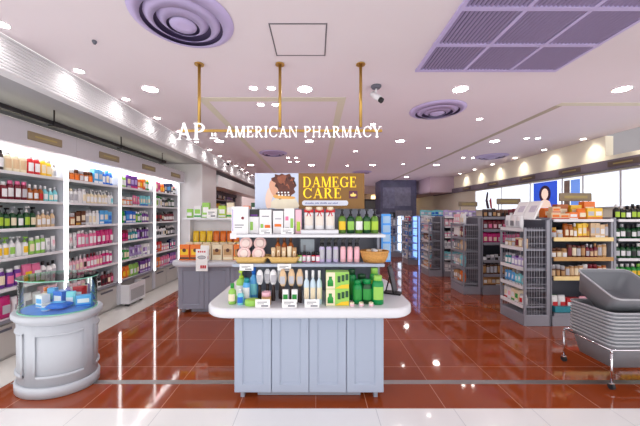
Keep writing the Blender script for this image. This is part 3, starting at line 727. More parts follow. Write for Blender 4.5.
for k, x in enumerate((-.06, .03, .12)):
    n = ('left', 'middle', 'right')[k]
    o = put('flip_bottle', (x,2.405,1.3705), .078, .19, .07, 'white', 'cream', 'pearl', '%s of the three white bottles with red ribbons on the riser' % n, G1)
    rb = MB()
    for s in (-1, 1): rb.prism([(0,.152),(s*.036,.17),(s*.04,.146)], -.037, -.032, 'y'); rb.prism([(-.004,.154),(.004,.154),(s*.02,.112),(s*.012,.11)], -.0375, -.0355, 'y')
    rb.lathe([(.037,.142),(.038,.150),(.036,.157)], 14, sy=.9)
    rb.build('ribbon', pmat('red', .6), o)
for k, (x, lab) in enumerate(((.222,'yellow'),(.295,'light green'),(.365,'white'),(.432,'light green'),(.498,'lime'))):
    put('pump_bottle', (x,UY,ZU), .066, .212, .066, 'olive green' if k % 2 == 0 else 'dark green', 'black', lab, 'green pump bottle with %s label, %s from the ribboned bottles' % (lab, ORD[k]), G1)
# mid shelf
G2 = 'products on the middle shelf of the main counter'
def straw_tray(name, x, y, z, w, d, h, m, label):
    t = thing(name, label, 'basket', (x,y,z))
    b = MB()
    def rr(i, zz): return [(a, c, zz) for a, c in rrect(-w/2+i, w/2-i, -d/2+i, d/2-i, .03)]
    b.rings([rr(.022,0), rr(.0,h), rr(.006,h), rr(.026,.006)], 0, True)
    b.build('basket_body', m, t)
    b = MB(); b.rings([rr(-.004,h-.008), rr(-.004,h+.002), rr(.008,h+.002), rr(.008,h-.008), rr(-.004,h-.008)], 0, True, False, False)
    b.build('rim', m, t); return t
straw_tray('straw_tray', -.535, 2.388, ZM, .27, .19, .05, M_straw, 'straw tray holding four round pink compacts at the shelf end')
straw_tray('straw_tray', -.265, 2.388, ZM, .255, .19, .05, M_straw, 'straw tray holding amber bottles and beige tubes')
def compact(x, y, z, label, tilt):
    t = thing('round_compact', label, 'compact', (x,y,z), 0, G2)
    M = Matrix.Rotation(PI/2-tilt, 4, 'X')
    MB().lathe([(.05,-.012),(.054,-.008),(.054,.008),(.05,.012)], 22).xf(M).build('case', mat('compact_pink', (244,206,204), .3), t)
    MB().lathe([(.037,.0125),(.03,.0140)], 18).xf(M).build('lid_disc', mat('compact_light', (250,228,222), .3), t)
for x, z, y, s in ((-.60,ZM+.07,2.375,'lower left'),(-.48,ZM+.07,2.375,'lower right'),(-.60,ZM+.15,2.44,'upper left'),(-.48,ZM+.15,2.44,'upper right')):
    compact(x, y, z, 'round pink compact, %s of the four in the straw tray' % s, .2)
for k, x in enumerate((-.325, -.27, -.215)):
    put('bottle', (x,2.425,ZM+.008), .05, .195, .05, 'amber', 'brown', 'gold', 'amber bottle, %s from left in the back row of the straw tray' % ORD[k], G2)
for k, x in enumerate((-.355, -.312, -.268, -.222, -.18)):
    put('squeeze_tube', (x,2.365,ZM+.008), .038, .115+.01*(k % 2), .03, ('beige','tan','beige','cream','tan')[k], 'amber', 'cream', '%s tube, %s from left in the front row of the straw tray' % (('beige','tan','beige','cream','tan')[k], ORD[k]), G2)
t = thing('framed_card', 'dark framed picture card standing behind small round-capped bottles', 'card', (-.075,2.5,ZM), 0)
MB().box(-.07, .07, -.006, .006, 0, .19).build('frame', M_greyd, t)
MB().box(-.06, .06, -.008, -.006, .01, .18).build('print', mat('card_print', (176,188,198), .4, noise=.2, nscale=20), t)
MB().box(-.035, -.015, -.0095, -.0085, .06, .13).build('printed_figure', pmat('grey'), t)
for k, (x, c) in enumerate(((-.135,'light green'),(-.1,'pink'),(-.062,'pale pink'),(-.022,'red'),(.015,'pink'))):
    put('jar', (x,2.37+.012*(k % 2),ZM+.001), .034, .085, .034, c, 'black', 'white', 'tiny %s jar with tall black lid, %s of five before the framed card' % (c, ORD[k]), G2)
for k, x in enumerate((.05, .108, .165, .226, .284, .342)):
    c = 'pale lavender' if k < 3 else 'rose'
    put('spray_bottle', (x,2.38,ZM+.001), .046, .202, .046, c, 'black', 'silver' if k < 3 else 'pale pink', '%s spray bottle with black trigger, %s of the row of six' % (c, ORD[k]), G2)
t = thing('wicker_basket', 'round brown wicker basket at the right end of the middle shelf', 'basket', (.49,2.387,ZM))
b = MB(); n = 28
def el(r, z): return [(r*.118*math.cos(2*PI*i/n), r*.092*math.sin(2*PI*i/n), z) for i in range(n)]
b.rings([el(.78,.001), el(.95,.05), el(1.0,.085), el(.94,.085), el(.74,.008)], 0, True); b.build('basket_body', M_wicker, t)
MB().rings([el(1.03,.08), el(1.05,.09), el(.97,.098), el(.92,.088), el(1.03,.08)], 0, True, False, False).build('rim', M_wicker, t)
for k, (dx, dy, c) in enumerate(((-.05,-.03,'pale pink'),(.0,.03,'black'),(.04,-.02,'silver'),(.0,-.05,'white'))):
    put('jar', (.49+dx,2.387+dy*.8,ZM+.012), .044, .095, .044, c, 'white' if k % 2 else 'beige', 'pink', 'small %s jar standing inside the round wicker basket' % c, G2)
# counter deck
G3 = 'products on the countertop of the main counter'
DY = 2.225
put('pump_bottle', (-.615,DY+.12,ZD), .085, .25, .08, 'light green', 'lime', 'white', 'tall light green pump bottle at the counter end', G3)
put('bottle', (-.655,DY+.0,ZD), .06, .16, .06, 'light green', 'green', 'cream', 'stubby light green bottle at the front counter corner', G3)
put('bottle', (-.515,DY+.13,ZD), .07, .26, .07, 'sky blue', 'blue', 'aqua', 'tall sky blue bottle behind the green oval tin', G3)
put('flip_bottle', (-.555,DY+.05,ZD), .06, .19, .055, 'sky blue', 'teal', 'white', 'medium sky blue bottle with teal cap on the countertop', G3)
put('pump_bottle', (-.585,DY-.02,ZD), .05, .13, .05, 'aqua', 'white', 'blue', 'small aqua pump bottle at the countertop front', G3)
t = thing('oval_tin', 'low green oval tin lying at the countertop front', 'tin', (-.49,DY-.035,ZD), 0, G3)
MB().lathe([(.056,0),(.06,.006),(.06,.04),(.052,.045)], 22, sy=.7).build('tin_body', pmat('light green'), t)
MB().lathe([(.05,.046),(.046,.048)], 22, sy=.7).build('lid', pmat('lime'), t)
def brush(x, y, rz, head, label, h=.25, tilt=0):
    t = thing('hair_brush', label, 'brush', (x,y,ZD), rz, G3)
    MB().lathe([(.016,0),(.018,.02),(.013,.09),(.011,.13)], 12, sy=.7).build('handle', pmat('dark brown'), t)
    MB().lathe([(.01,.125),(.022,.145),(.03,.19),(.026,.225),(.012,h)], 14, sy=.45).build('brush_head', mat('brush_'+head, PAL[head], .4), t)
    MB().box(-.02, .02, -.0155, -.0145, .15, .21).build('bristle_pad', pmat('silver'), t)
for k, (x, y) in enumerate(((-.455,2.30),(-.40,2.34),(-.345,2.30),(-.295,2.36))):
    brush(x, y, .2*(k-1), 'white', 'hair brush with white oval head, %s of four in the row' % ORD[k])
for k, (x, y) in enumerate(((-.262,2.25),(-.195,2.26),(-.128,2.25))):
    brush(x, y, .1*(k-1), 'beige', 'dark handled brush with beige head, %s of three beside the spray bottles' % ORD[k], .265)
for k, x in enumerate((-.235, -.165)):
    put('product_box', (x,2.19,ZD), .045, .12, .02, 'white', 'black', 'green', 'small black-banded white packet before the beige brushes, %s one' % ('left', 'right')[k], G3)
put('jar', (-.385,2.2,ZD), .075, .1, .075, 'tan', 'pale pink', 'beige', 'tan jar standing before the white-headed brushes', G3)
for k, x in enumerate((-.074, -.024, .026)):
    put('slim_bottle', (x,DY,ZD), .044, .26, .044, 'pale blue', 'white', 'cream', 'slim pale blue bottle, %s of three on the countertop' % ORD[k], G3)
def green_pack(z, label):
    t = thing('product_carton', label, 'box', (.165,DY-.01,z), 0, G3)
    MB().box(-.088, .088, -.045, .045, 0, .128).build('carton_body', pmat('light green'), t)
    MB().box(-.0875, -.02, -.0465, -.0455, .002, .126).build('pale_panel', pmat('cream'), t)
    MB().lathe([(.022,.0),(.022,.04),(.012,.055),(.012,.075)], 12, sy=.02, cx=-.055, cy=-.0475, z0=.02).build('printed_bottle', pmat('green'), t)
    mb = MB()
    for k in range(3):
        x = .0+k*.03
        mb.box(x, x+.022, -.0475, -.0458, .05+.008*k, .098+.008*k)
    mb.build('printed_mark', pmat('dark green'), t)
    MB().prism([(-.02,.004),(.085,.004),(.085,.035),(.03,.03)], -.0475, -.0458, 'y').build('yellow_flash', pmat('yellow'), t)
green_pack(ZD, 'lower of two stacked green and yellow bottle-print cartons')
green_pack(ZD+.129, 'upper of two stacked green and yellow bottle-print cartons')
for x, y, w, h, b_, c, l, s in ((.295,2.335,.075,.25,'bright green','dark green','green','tall bright green bottle behind the stacked cartons'),
        (.375,2.33,.095,.21,'bright green','dark green','dark green','wide bright green bottle in the back of the green cluster'),
        (.325,2.23,.075,.185,'bright green','bright green','green','bright green bottle in the middle of the green cluster'),
        (.402,2.235,.085,.19,'dark green','bright green','green','dark green bottle in the front of the green cluster'),
        (.482,2.215,.09,.225,'bright green','light green','light green','large green bottle with pale label next to the black stand'),
        (.48,2.335,.08,.262,'green','light green','lime','tall green bottle with light cap at the counter end')):
    put('flip_bottle', (x,y,ZD), w, h, w*.75, b_, c, l, s, G3)
for k, x in enumerate((.275, .345, .42)):
    put('jar', (x,2.165,ZD), .036, .03, .036, 'white', 'cream', 'pale pink', 'tiny white jar before the green bottles, %s from left' % ORD[k], G3)
t = thing('tablet_stand', 'black tablet leaning on a small stand at the right counter end', 'tablet stand', (.70,2.50,ZD), 1.1)
M = Matrix.Rotation(-.22, 4, 'X')
MB().box(-.07, .07, -.006, .006, .015, .25).xf(M).build('tablet', M_black, t)
MB().box(-.06, .06, -.0075, -.0065, .03, .235).xf(M).build('screen', mat('tablet_screen', (110,112,120), .15), t)
MB().box(-.05, .05, -.05, .1, .001, .012).build('stand_foot', M_black, t)
MB().tube((0,.085,.012), (0,.045,.17), .006).build('stand_strut', M_black, t)
# price cards
def price_card(loc, w, h, label, rz=0, red=False, group='price cards on the main counter'):
    t = thing('price_card', label, 'price card', loc, rz, group)
    MB().box(-w/2, w/2, -.001, .001, 0, h).build('card', M_card, t)
    mb = MB(); mb.box(-w*.36, w*.3, -.0018, -.0011, h*.62, h*.72); mb.box(-w*.36, w*.1, -.0018, -.0011, h*.42, h*.5)
    mb.build('printed_line', M_ink, t)
    MB().box(-w*.1, w*.38, -.0018, -.0011, h*.12, h*.3).build('printed_price', M_inkr if red else M_ink, t)
for x, s in ((-.59,'white price card hanging under the compacts tray'),(-.285,'white price card hanging under the amber bottle tray')):
    price_card((x-.0+.03,2.286,1.045), .11, .052, s)
for x, s in ((-.4,'white price card standing before the white-headed brushes'),(-.2,'white price card standing before the beige-headed brushes'),(-.03,'white price card standing before the slim pale blue bottles')):
    price_card((x,2.128,ZD), .11, .062, s)
for x, w, s in ((-.41,.1,'white price card leaning on the cartons of the upper shelf, left one'),(-.235,.1,'white price card leaning on the cartons of the upper shelf, right one')):
    price_card((x,2.30,ZU), w, .05, s)
# blue hanging strip at the right side
t = thing('hanging_display', 'tall blue promotional strip hanging at the right side of the counter shelves', 'display strip', (.69,2.80,1.03))
MB().box(-.045, .045, -.01, .01, 0, .47).build('strip_panel', mat('strip_blue', (70,150,225), .4, emit=.25, noise=.15, nscale=14), t)
mb = MB()
for k in range(5): mb.box(-.034, .034, -.022, -.0105, .02+.09*k, .09+.09*k)
mb.build('blister_cards', mat('strip_pale', (168,206,240), .35), t)
MB().box(-.15, .03, .011, .02, .45, .462).build('hook_arm', M_greyd, t)
MB().box(-.15, -.138, .011, .02, -.231, .45).build('hanger_post', M_greyd, t)

# ================================================================== SECOND COUNTER (left, behind)
M_f2 = mat('counter_mauve', (150,154,172), .45, noise=.02)
t = counter('display_counter', 'grey panelled counter behind, stacked with orange and yellow packs', -1.3, 4.3, 1.58, 4, (-.87, .85, -.16, .9), M_f2, M_f2, .72, .2, mat('slab_grey', (196,198,208), .3))
MB().box(-.78, .78, .5, .52, .799, 1.6).build('back_panel', M_white, t)
MB().box(-.78, .78, .12, .5, 1.41, 1.44).build('shelf', M_slab, t, bevel=.004)
for x in (-.78, .76): MB().box(x, x+.02, .35, .5, .799, 1.409).build('side_panel', M_white, t)
G4 = 'packs on the rear counter'
for k in range(11):
    c = ('yellow','yellow','yellow','orange','orange','orange','orange','amber','orange','yellow','orange')[k]
    put('pouch', (-1.99+.112*k,4.72,.799), .1, .42-.0*k, .07, c, 'cream', 'yellow' if c != 'yellow' else 'lime', '%s pouch, %s from left in the back row of the rear counter' % (c, ORD[k]), G4)
for k in range(9):
    put('product_box', (-2.01+.135*k,4.55,.799), .115, .25, .07, 'cream', 'amber', 'white', 'cream carton, %s from left in the middle row of the rear counter' % ORD[k], G4)
for k in range(8):
    c = ('orange','orange','cream','cream','beige','orange','cream','beige')[k]
    o = put('product_box', (-2.0+.165*k,4.34,.799), .15, .235, .06, c, 'brown' if k < 2 else 'cream', 'yellow' if k < 2 else 'tan', '%s picture carton, %s from left in the front row of the rear counter' % (c, ORD[k]), G4)
    MB().lathe([(.028,-.0005),(.028,.0005)], 14).xf(Matrix.Translation((0,-.0322,.15)) @ Matrix.Rotation(PI/2, 4, 'X')).build('printed_face', mat('pack_dark', (90,50,40), .5), o)
for k in range(11):
    c = ('light green','white','light green','white','lime','cream','white','orange','dark green','purple','navy')[k]
    put('product_box' if k % 3 else 'pouch', (-2.02+.13*k,4.56,1.441), .11, .14+.05*((k*7) % 3), .06, c, 'green' if k % 2 else 'white', 'white' if c != 'white' else 'light green', '%s pack, %s from left on the upper shelf of the rear counter' % (c, ORD[k]), 'packs on the upper shelf of the rear counter')
t = thing('hanging_price_sign', 'white price sign with red lettering taped to the rear counter edge', 'price sign', (-1.66,4.125,.67))
MB().box(-.085, .085, -.0015, .0015, 0, .32).build('card', M_card, t)
MB().prism([(.062*math.cos(a*PI/9), .2+.026*math.sin(a*PI/9)) for a in range(18)], -.003, -.0016, 'y').build('oval_mark', M_ink, t)
MB().prism([(.054*math.cos(a*PI/9), .2+.018*math.sin(a*PI/9)) for a in range(18)], -.0042, -.0031, 'y').build('oval_inner', mat('card_grey', (190,190,196), .5), t)
mb = MB()
for k in range(4): mb.box(-.055+.03*k, -.035+.03*k, -.003, -.0016, .27, .295)
for k in range(3): mb.box(-.02+.03*k, .004+.03*k, -.003, -.0016, .04, .085)
mb.build('red_lettering', M_inkr, t)
price_card((-1.66,4.24,.80), .13, .23, 'tall white price card standing among the orange packs on the rear counter', 0, True, 'price cards on the rear counter')
price_card((-1.62,4.41,1.441), .15, .13, 'white price card standing on the upper shelf of the rear counter', 0, False, 'price cards on the rear counter')

# ================================================================== RIGHT GONDOLAS
def gondola(x0, yf, w, levels, label, lips, top=1.45):
    t = thing('gondola_shelf', label, 'shelving', (x0, yf, 0), 0, 'gondola shelf bays')
    D = .5
    MB().box(.0, w, D-.02, D, .0, top).build('back_panel', M_greyd, t)
    MB().box(.002, w-.002, .0, D-.02, .0, .13).build('base_plinth', M_grey, t)
    for x in (0, w-.03): MB().box(x, x+.03, .04, D-.02, .13, top).build('upright', M_grey, t)
    for i, z in enumerate(levels):
        s = MB().box(.032, w-.032, .02, D-.021, z-.022, z).build('shelf', M_grey, t)
        if lips[i]: MB().box(.032, w-.032, .004, .019, z-.03, z+.022 if lips[i] != M_lip else z+.006).build('shelf_lip', lips[i], s)
    return t
M_tan = mat('lip_cream', (240,214,150), .5, emit=.05); M_wood = mat('lip_wood', (196,150,88), .5, noise=.15, nscale=25)
M_tealb = mat('tray_teal', (40,140,160), .4)
GL1 = [.15, .64, .90, 1.165, 1.425]
GN = ['lowest shelf', 'second shelf up', 'third shelf up', 'fourth shelf up', 'top shelf']
Y1, Y2, Y3, Y4 = 3.8, 5.28, 6.8, 8.35
gondola(3.16, Y1, .86, GL1, 'grey gondola bay of amber jars with cream and wood shelf lips', [M_grey, M_tan, M_wood, M_tan, M_lip])
gondola(4.03, Y1, .86, GL1, 'grey gondola bay of dark bottles with white shelf lips at the picture edge', [M_lip]*5)
gondola(3.10, Y2, .86, [.15,.36,.62,.95,1.2,1.43], 'grey gondola bay of dark and magenta packs, second from the entrance', [M_grey]+[M_grey]*5)
gondola(3.97, Y2, .86, [.15,.55,.95,1.43], 'empty-looking end bay of the second gondola run', [M_grey]*4)
gondola(3.06, Y3, .86, [.15,.42,.7,.95,1.2,1.43], 'grey gondola bay of pale mixed goods, third from the entrance', [M_lip]*6)
gondola(3.93, Y3, .86, [.15,.55,.95,1.43], 'end bay of the third gondola run near the wall', [M_grey]*4)
gondola(3.06, Y4, .86, [.15,.42,.7,.95,1.2,1.43], 'grey gondola bay glowing blue, fourth from the entrance', [M_lip]*6)
gondola(3.06, 9.9, .86, [.15,.55,.95,1.3], 'grey gondola bay before the slate pillar, fifth from the entrance', [M_lip]*4)
def rowY(spec, x0, x1, y, z, lv, unit, grp, hmax=.24, parts=True):
    fill(spec, x0, x1, lambda a, d: ((a, y+d/2, z+.001), 0), lv, unit, grp, parts, .005, hmax)
U = 'near gondola bay'
rowY([('pouch','white','green','red',.1,.21,2),('product_box','red','white','cream',.09,.18,2),('pouch','pale pink','red','white',.09,.2,2),('pouch','beige','brown','white',.1,.19,2)], 3.2, 3.98, Y1+.06, .16+.02, GN[0], U, 'goods on the near gondola bay')
struct_tr = tag(MB().box(0, .78, 0, .05, 0, .075).build('teal_tray', M_tealb, None, (3.2,Y1+.0,.182)), 'long teal front tray on the lowest shelf of the near gondola', 'tray')
rowY([('jar','brown','beige','tan',.06,.17,3),('can','tan','brown','beige',.056,.16,4),('jar','amber','maroon','cream',.06,.175,3),('can','amber','tan','cream',.056,.16,3)], 3.2, 3.99, Y1+.05, .641, GN[1], U, 'goods on the near gondola bay')
rowY([('jar','tan','brown','cream',.07,.14,2),('jar','beige','tan','white',.07,.13,2),('can','brown','maroon','tan',.056,.18,4),('bottle','maroon','tan','beige',.05,.2,3),('can','tan','amber','beige',.056,.19,3)], 3.2, 3.99, Y1+.05, .901, GN[2], U, 'goods on the near gondola bay')
rowY([('jar','amber','gold','cream',.08,.15,2),('jar','beige','white','tan',.08,.12,1),('pouch','amber','red','cream',.06,.2,2),('bottle','gold','dark green','yellow',.048,.21,2),('product_box','yellow','amber','cream',.055,.21,2),('bottle','amber','yellow','gold',.048,.2,2),('product_box','beige','tan','white',.06,.21,3),('can','tan','cream','beige',.055,.2,2)], 3.2, 3.99, Y1+.05, 1.166, GN[3], U, 'goods on the near gondola bay')
rowY([('product_box','beige','red','orange',.12,.09,2),('product_box','orange','red','yellow',.11,.1,2),('pouch','orange','yellow','white',.12,.15,1),('product_box','yellow','orange','amber',.1,.17,3)], 3.2, 3.99, Y1+.06, 1.426, GN[4], U, 'goods on the near gondola bay')
for k in range(4):
    put('product_box', (3.3+.19*k,Y1+.26,1.427), .15, .16+.03*(k % 2)+.02*k, .09, ('orange','amber','yellow','orange')[k], 'red', 'cream', '%s carton in the back row on top of near gondola, %s from left' % (('orange','amber','yellow','orange')[k], ORD[k]), 'goods on the near gondola bay')
put('product_box', (3.27,Y1+.095,1.518), .11, .08, .07, 'beige', 'red', 'orange', 'small beige carton stacked on the low cartons of near gondola', 'goods on the near gondola bay')
U = 'dark bottle gondola'
for li, z in enumerate(GL1[1:]):
    rowY([('bottle', ('green','dark green','dark green','black')[li], ('light green','black','black','black')[li], ('yellow','silver','white','lime')[li], .07, (.18,.2,.2,.21)[li], 11)], 4.07, 4.85, Y1+.05, z, GN[li+1], U, 'dark bottles on the gondola at the picture edge')
rowY([('product_box','light green','green','yellow',.09,.2,8)], 4.07, 4.85, Y1+.05, .15, GN[0], U, 'dark bottles on the gondola at the picture edge')
U = 'magenta gondola'
GN6 = ['lowest shelf', 'second shelf up', 'third shelf up', 'fourth shelf up', 'fifth shelf up', 'top shelf']
for li, (z, sp) in enumerate(zip([.15,.36,.62,.95,1.2,1.43], (
    [('product_box','tan','brown','beige',.075,.18,4),('product_box','brown','gold','tan',.07,.17,5)], [('can','brown','silver','tan',.065,.2,5),('bottle','tan','black','cream',.06,.21,5)], [('jar','silver','black','grey',.07,.12,4),('product_box','grey','white','silver',.08,.15,4)],
    [('pouch','magenta','pink','pale pink',.085,.2,5),('pouch','pink','magenta','white',.08,.19,4)], [('pouch','maroon','pink','pale pink',.085,.185,5),('pouch','magenta','maroon','pale pink',.08,.18,4)], [('pouch','dark brown','maroon','tan',.08,.18,3),('pouch','brown','black','rose',.07,.16,3),('pouch','maroon','dark brown','beige',.08,.17,3)]))):
    rowY(sp, 3.14, 3.92, Y2+.05, z, GN6[li], U, 'goods on the magenta gondola bay')
U = 'pale goods gondola'
for li, (z, sp) in enumerate(zip([.15,.42,.7,.95,1.2,1.43], (
    [('product_box','silver','grey','white',.09,.2,8)], [('product_box','aqua','white','white',.08,.18,8)], [('flip_bottle','white','pink','pale pink',.08,.18,8)],
    [('jar','pink','white','white',.08,.13,8)], [('pouch','pale pink','maroon','white',.1,.18,7)], [('product_box','lavender','grey','white',.09,.17,7)]))):
    rowY(sp, 3.1, 3.88, Y3+.05, z, GN6[li], U, 'goods on the pale goods gondola bay')
U = 'blue lit gondola'
for li, z in enumerate([.15,.42,.7,.95,1.2,1.43]):
    rowY([('product_box', ('sky blue','blue','aqua','sky blue','white','aqua')[li], 'blue', 'white', .1, .19, 7)], 3.1, 3.88, Y4+.05, z, GN6[li], U, 'goods on the blue lit gondola bay')

def endcap(x0, yf, yl, xd, levels, label, lip_m, top=1.42, accent=None):
    """faces -x; side grille faces the camera"""
    t = thing('endcap_shelf', label, 'shelving', (x0, yf, 0), 0, 'gondola end shelves')
    MB().box(xd-.02, xd, .0, yl, 0, top).build('back_panel', M_greyd if not accent else accent, t)
    MB().box(.0, xd-.02, .0, yl, 0, .15).build('base_plinth', M_grey, t, bevel=.006)
    for y in (0, yl-.025): MB().box(xd-.06, xd-.02, y, y+.025, .15, top).build('upright', M_grey, t)
    for y in (0, yl-.02): MB().box(.0, .02, y, y+.02, .15, top-.1).build('front_post', M_grey, t)
    for y in (.004, yl-.012):
        g = MB()
        n = int((xd-.09)/.035)
        for k in range(n): g.box(.03+k*.035, .0335+k*.035, y, y+.004, .15, top-.1)
        for k in range(12): g.box(.02, xd-.06, y-.001, y+.004, .2+k*.09, .2+k*.09+.004)
        g.build('wire_side', mat('wire_light', (176,178,190), .4, metal=.2), t)
    for z in levels:
        s = MB()
        s.prism([(.02,z-.02),(xd-.021,z-.02),(xd-.021,z),(.02,z)], .026, yl-.026, 'y')
        so = s.build('shelf', M_grey, t)
        MB().box(-.008, .018, .022, yl-.022, z-.028, z+.018).build('shelf_lip', lip_m, so)
    return t
EL = [.26, .513, .766, 1.03, 1.29]
endcap(2.78, Y1-.01, .5, .36, EL, 'grey end shelf with white lips and leaflets on top, nearest gondola end', M_lip)
endcap(2.74, Y2, .5, .34, [.2,.5,.8,1.05,1.3], 'grey end shelf of pale packs before the magenta gondola', M_grey)
endcap(2.70, Y3, .5, .34, [.2,.42,.64,.86,1.08,1.3], 'grey end shelf with many thin shelves before the pale goods gondola', M_lip)
M_bluep = mat('blue_glow', (120,160,235), .4, emit=1.6)
endcap(2.70, Y4, .5, .34, [.2,.42,.64,.86,1.08,1.3], 'blue backlit end shelf of the fourth gondola', M_lip, accent=M_bluep)
endcap(2.66, 9.9, .6, .38, [.2,.5,.8,1.1,1.36], 'white backlit end shelf of the fifth gondola before the slate pillar', M_lip, accent=mat('white_glow', (215,232,250), .4, emit=1.6))
def rowX(spec, y0, y1, x, z, lv, unit, grp, hmax=.2):
    # front faces -x, counted from the far (left in the picture) end
    fill(spec, y0, y1, lambda a, d: ((x+d/2, y0+y1-a, z+.001), -PI/2), lv, unit, grp, True, .005, hmax)
E1 = [[('product_box','white','red','pale pink',.07,.17,2),('product_box','cream','green','white',.07,.18,2),('flip_bottle','white','pink','red',.06,.15,2)],
      [('squeeze_tube','sky blue','white','white',.065,.17,3),('squeeze_tube','aqua','white','blue',.06,.16,3)],
      [('flip_bottle','teal','white','white',.065,.16,2),('flip_bottle','lavender','purple','white',.062,.16,4)],
      [('jar','tan','white','red',.068,.12,3),('can','beige','maroon','white',.062,.14,3)],
      [('pouch','white','grey','silver',.11,.19,4)]]
for li, sp in enumerate(E1):
    rowX(sp, Y1+.025, Y1+.455, 2.82, EL[li], GN[li], 'leaflet end shelf', 'goods on the near gondola end shelf')
# leaflet packs leaning on top of the near end shelf
for k in range(2):
    t = thing('leaflet_stack', 'white leaflet stack leaning on the near end shelf top, %s one' % ('front', 'rear')[k], 'leaflets', (2.93,Y1+.12+.22*k,1.43), 0, 'leaflet stacks on the end shelf')
    mm = Matrix.Rotation(.45, 4, 'Y')
    MB().box(-.012, .012, -.105, .105, 0, .27).xf(mm).build('paper_block', M_card, t)
    MB().box(-.0135, -.0125, -.07, .04, .1, .2).xf(mm).build('printed_picture', mat('leaflet_pic', (214,208,222), .5, noise=.3, nscale=30), t)
    MB().box(-.05, .10, -.1, .1, -.008, -.002).build('holder_tray', M_lip, t)
for li, z in enumerate([.2,.5,.8,1.05,1.3]):
    c, k2 = (('tan','orange'),('silver','aqua'),('grey','beige'),('white','maroon'),('pale pink','white'))[li]
    rowX([('product_box', c, k2, 'white', .07, .2, 3), ('pouch', k2, c, 'cream', .075, .21, 3)], Y2+.03, Y2+.47, 2.79, z, GN[li], 'magenta gondola end shelf', 'goods on the second gondola end shelf', .22)
for li, z in enumerate([.2,.42,.64,.86,1.08,1.3]):
    c, k2 = (('beige','orange'),('silver','aqua'),('grey','beige'),('brown','maroon'),('pale pink','white'),('white','grey'))[li]
    rowX([('product_box', c, k2, 'white', .07, .15, 3), ('jar', k2, c, 'cream', .07, .12, 3)], Y3+.03, Y3+.47, 2.75, z, GN6[li], 'thin shelf gondola end', 'goods on the third gondola end shelf', .17)
for li, z in enumerate([.2,.42,.64,.86,1.08,1.3]):
    rowX([('flip_bottle', ('white','sky blue','lavender','sky blue','teal','red')[li], 'white', 'blue', .08, .15, 5)], Y4+.03, Y4+.47, 2.75, z, GN6[li], 'blue end shelf', 'goods on the blue lit end shelf', .17)
for li, z in enumerate([.2,.5,.8,1.1,1.36]):
    rowX([('product_box', ('white','sky blue','navy','white','black')[li], 'blue', 'sky blue', .09, .2, 5)], 9.93, 10.47, 2.72, z, GN[li], 'white end shelf', 'goods on the white lit end shelf', .22)
# gondola header signs
for k, (x, y, s) in enumerate(((3.86,Y1+.43,'near'),(3.87,Y2+.43,'second'),(3.87,Y3+.43,'third'))):
    t = thing('aisle_sign', 'tan and gold category sign on posts above the %s gondola' % s, 'sign', (x,y,1.452), 0, 'gondola header signs')
    MB().box(-.24, .24, -.012, .012, .24, .36).build('sign_plate', M_plaque, t, bevel=.008)
    MB().box(-.17, .17, -.0145, -.0125, .28, .32).build('sign_lettering', mat('plaque_gold', (168,150,90), .4), t)
    for sx in (-.2, .2): MB().tube((sx,0,0), (sx,0,.245), .008).build('post', M_grey, t)

# ================================================================== RIGHT WALL LIGHTBOXES
M_lb = mat('lightbox_white', (232,242,252), .4, emit=.75)
def lightbox(y0, y1, label, kind):
    t = thing('wall_mounted_lightbox', label, 'lightbox', (5.44,(y0+y1)/2,1.62), 0, 'wall lightboxes')
    hw = (y1-y0)/2
    MB().box(-.05, 0, -hw, hw, 0, .66).build('housing', M_white, t)
    f = MB().box(-.056, -.0505, -hw+.02, hw-.02, .02, .64).build('lit_face', M_lb, t)
    if kind == 'portrait':
        MB().box(-.059, -.0565, -hw*.75, hw*.75, .03, .63).build('picture', mat('poster_blue', (40,80,200), .4, emit=.5, noise=.3, nscale=6), t)
        def pb(pts, off, m, nm): MB().prism(pts, -.0595-off, -.0592-off, 'x').build(nm, m, t)
        pb([(.17*math.cos(a*PI/8), .35+.2*math.sin(a*PI/8)) for a in range(16)], .0002, mat('poster_hair', (60,30,60), .5, emit=.1), 'printed_hair')
        pb([(.1*math.cos(a*PI/8), .35+.13*math.sin(a*PI/8)) for a in range(16)], .0008, mat('poster_skin', (246,216,200), .5, emit=.4), 'printed_face')
        pb([(-.2,.03),(.2,.03),(.14,.17),(.04,.22),(-.04,.22),(-.14,.17)], .0005, mat('poster_skin', (246,216,200), .5, emit=.4), 'printed_shoulders')
    elif kind == 'product':
        MB().box(-.059, -.0565, -hw*.8, hw*.1, .05, .6).build('picture', mat('poster_sky', (110,150,230), .4, emit=.4, noise=.3, nscale=8), t)
        MB().box(-.059, -.0565, hw*.2, hw*.8, .05, .6).build('picture', mat('poster_taupe', (130,110,100), .4, emit=.1, noise=.4, nscale=12), t)
    elif kind == 'figure':
        MB().prism([(-.12,.05),(.02,.05),(.1,.3),(.02,.58),(-.06,.55),(-.02,.32)], -.059, -.0565, 'x').build('printed_figure', mat('poster_ink', (70,50,70), .5), t)
        MB().prism([(-.25,.05),(-.17,.05),(-.1,.3),(-.2,.4)], -.059, -.0565, 'x').build('printed_flower', mat('poster_red', (190,50,80), .5), t)
    return t
lightbox(4.1, 5.02, 'plain white glowing lightbox on the right wall at the picture edge', 'plain')
lightbox(5.03, 5.73, 'plain white glowing lightbox on the right wall behind the near sign', 'plain')
lightbox(5.74, 6.21, 'narrow lightbox with sky blue and taupe picture halves', 'product')
lightbox(6.22, 7.14, 'lightbox with blue portrait poster on the right wall', 'portrait')
lightbox(7.15, 8.24, 'plain white glowing lightbox between two posters on right wall', 'plain')
lightbox(8.25, 9.6, 'lightbox with dark figure on white on the right wall', 'figure')
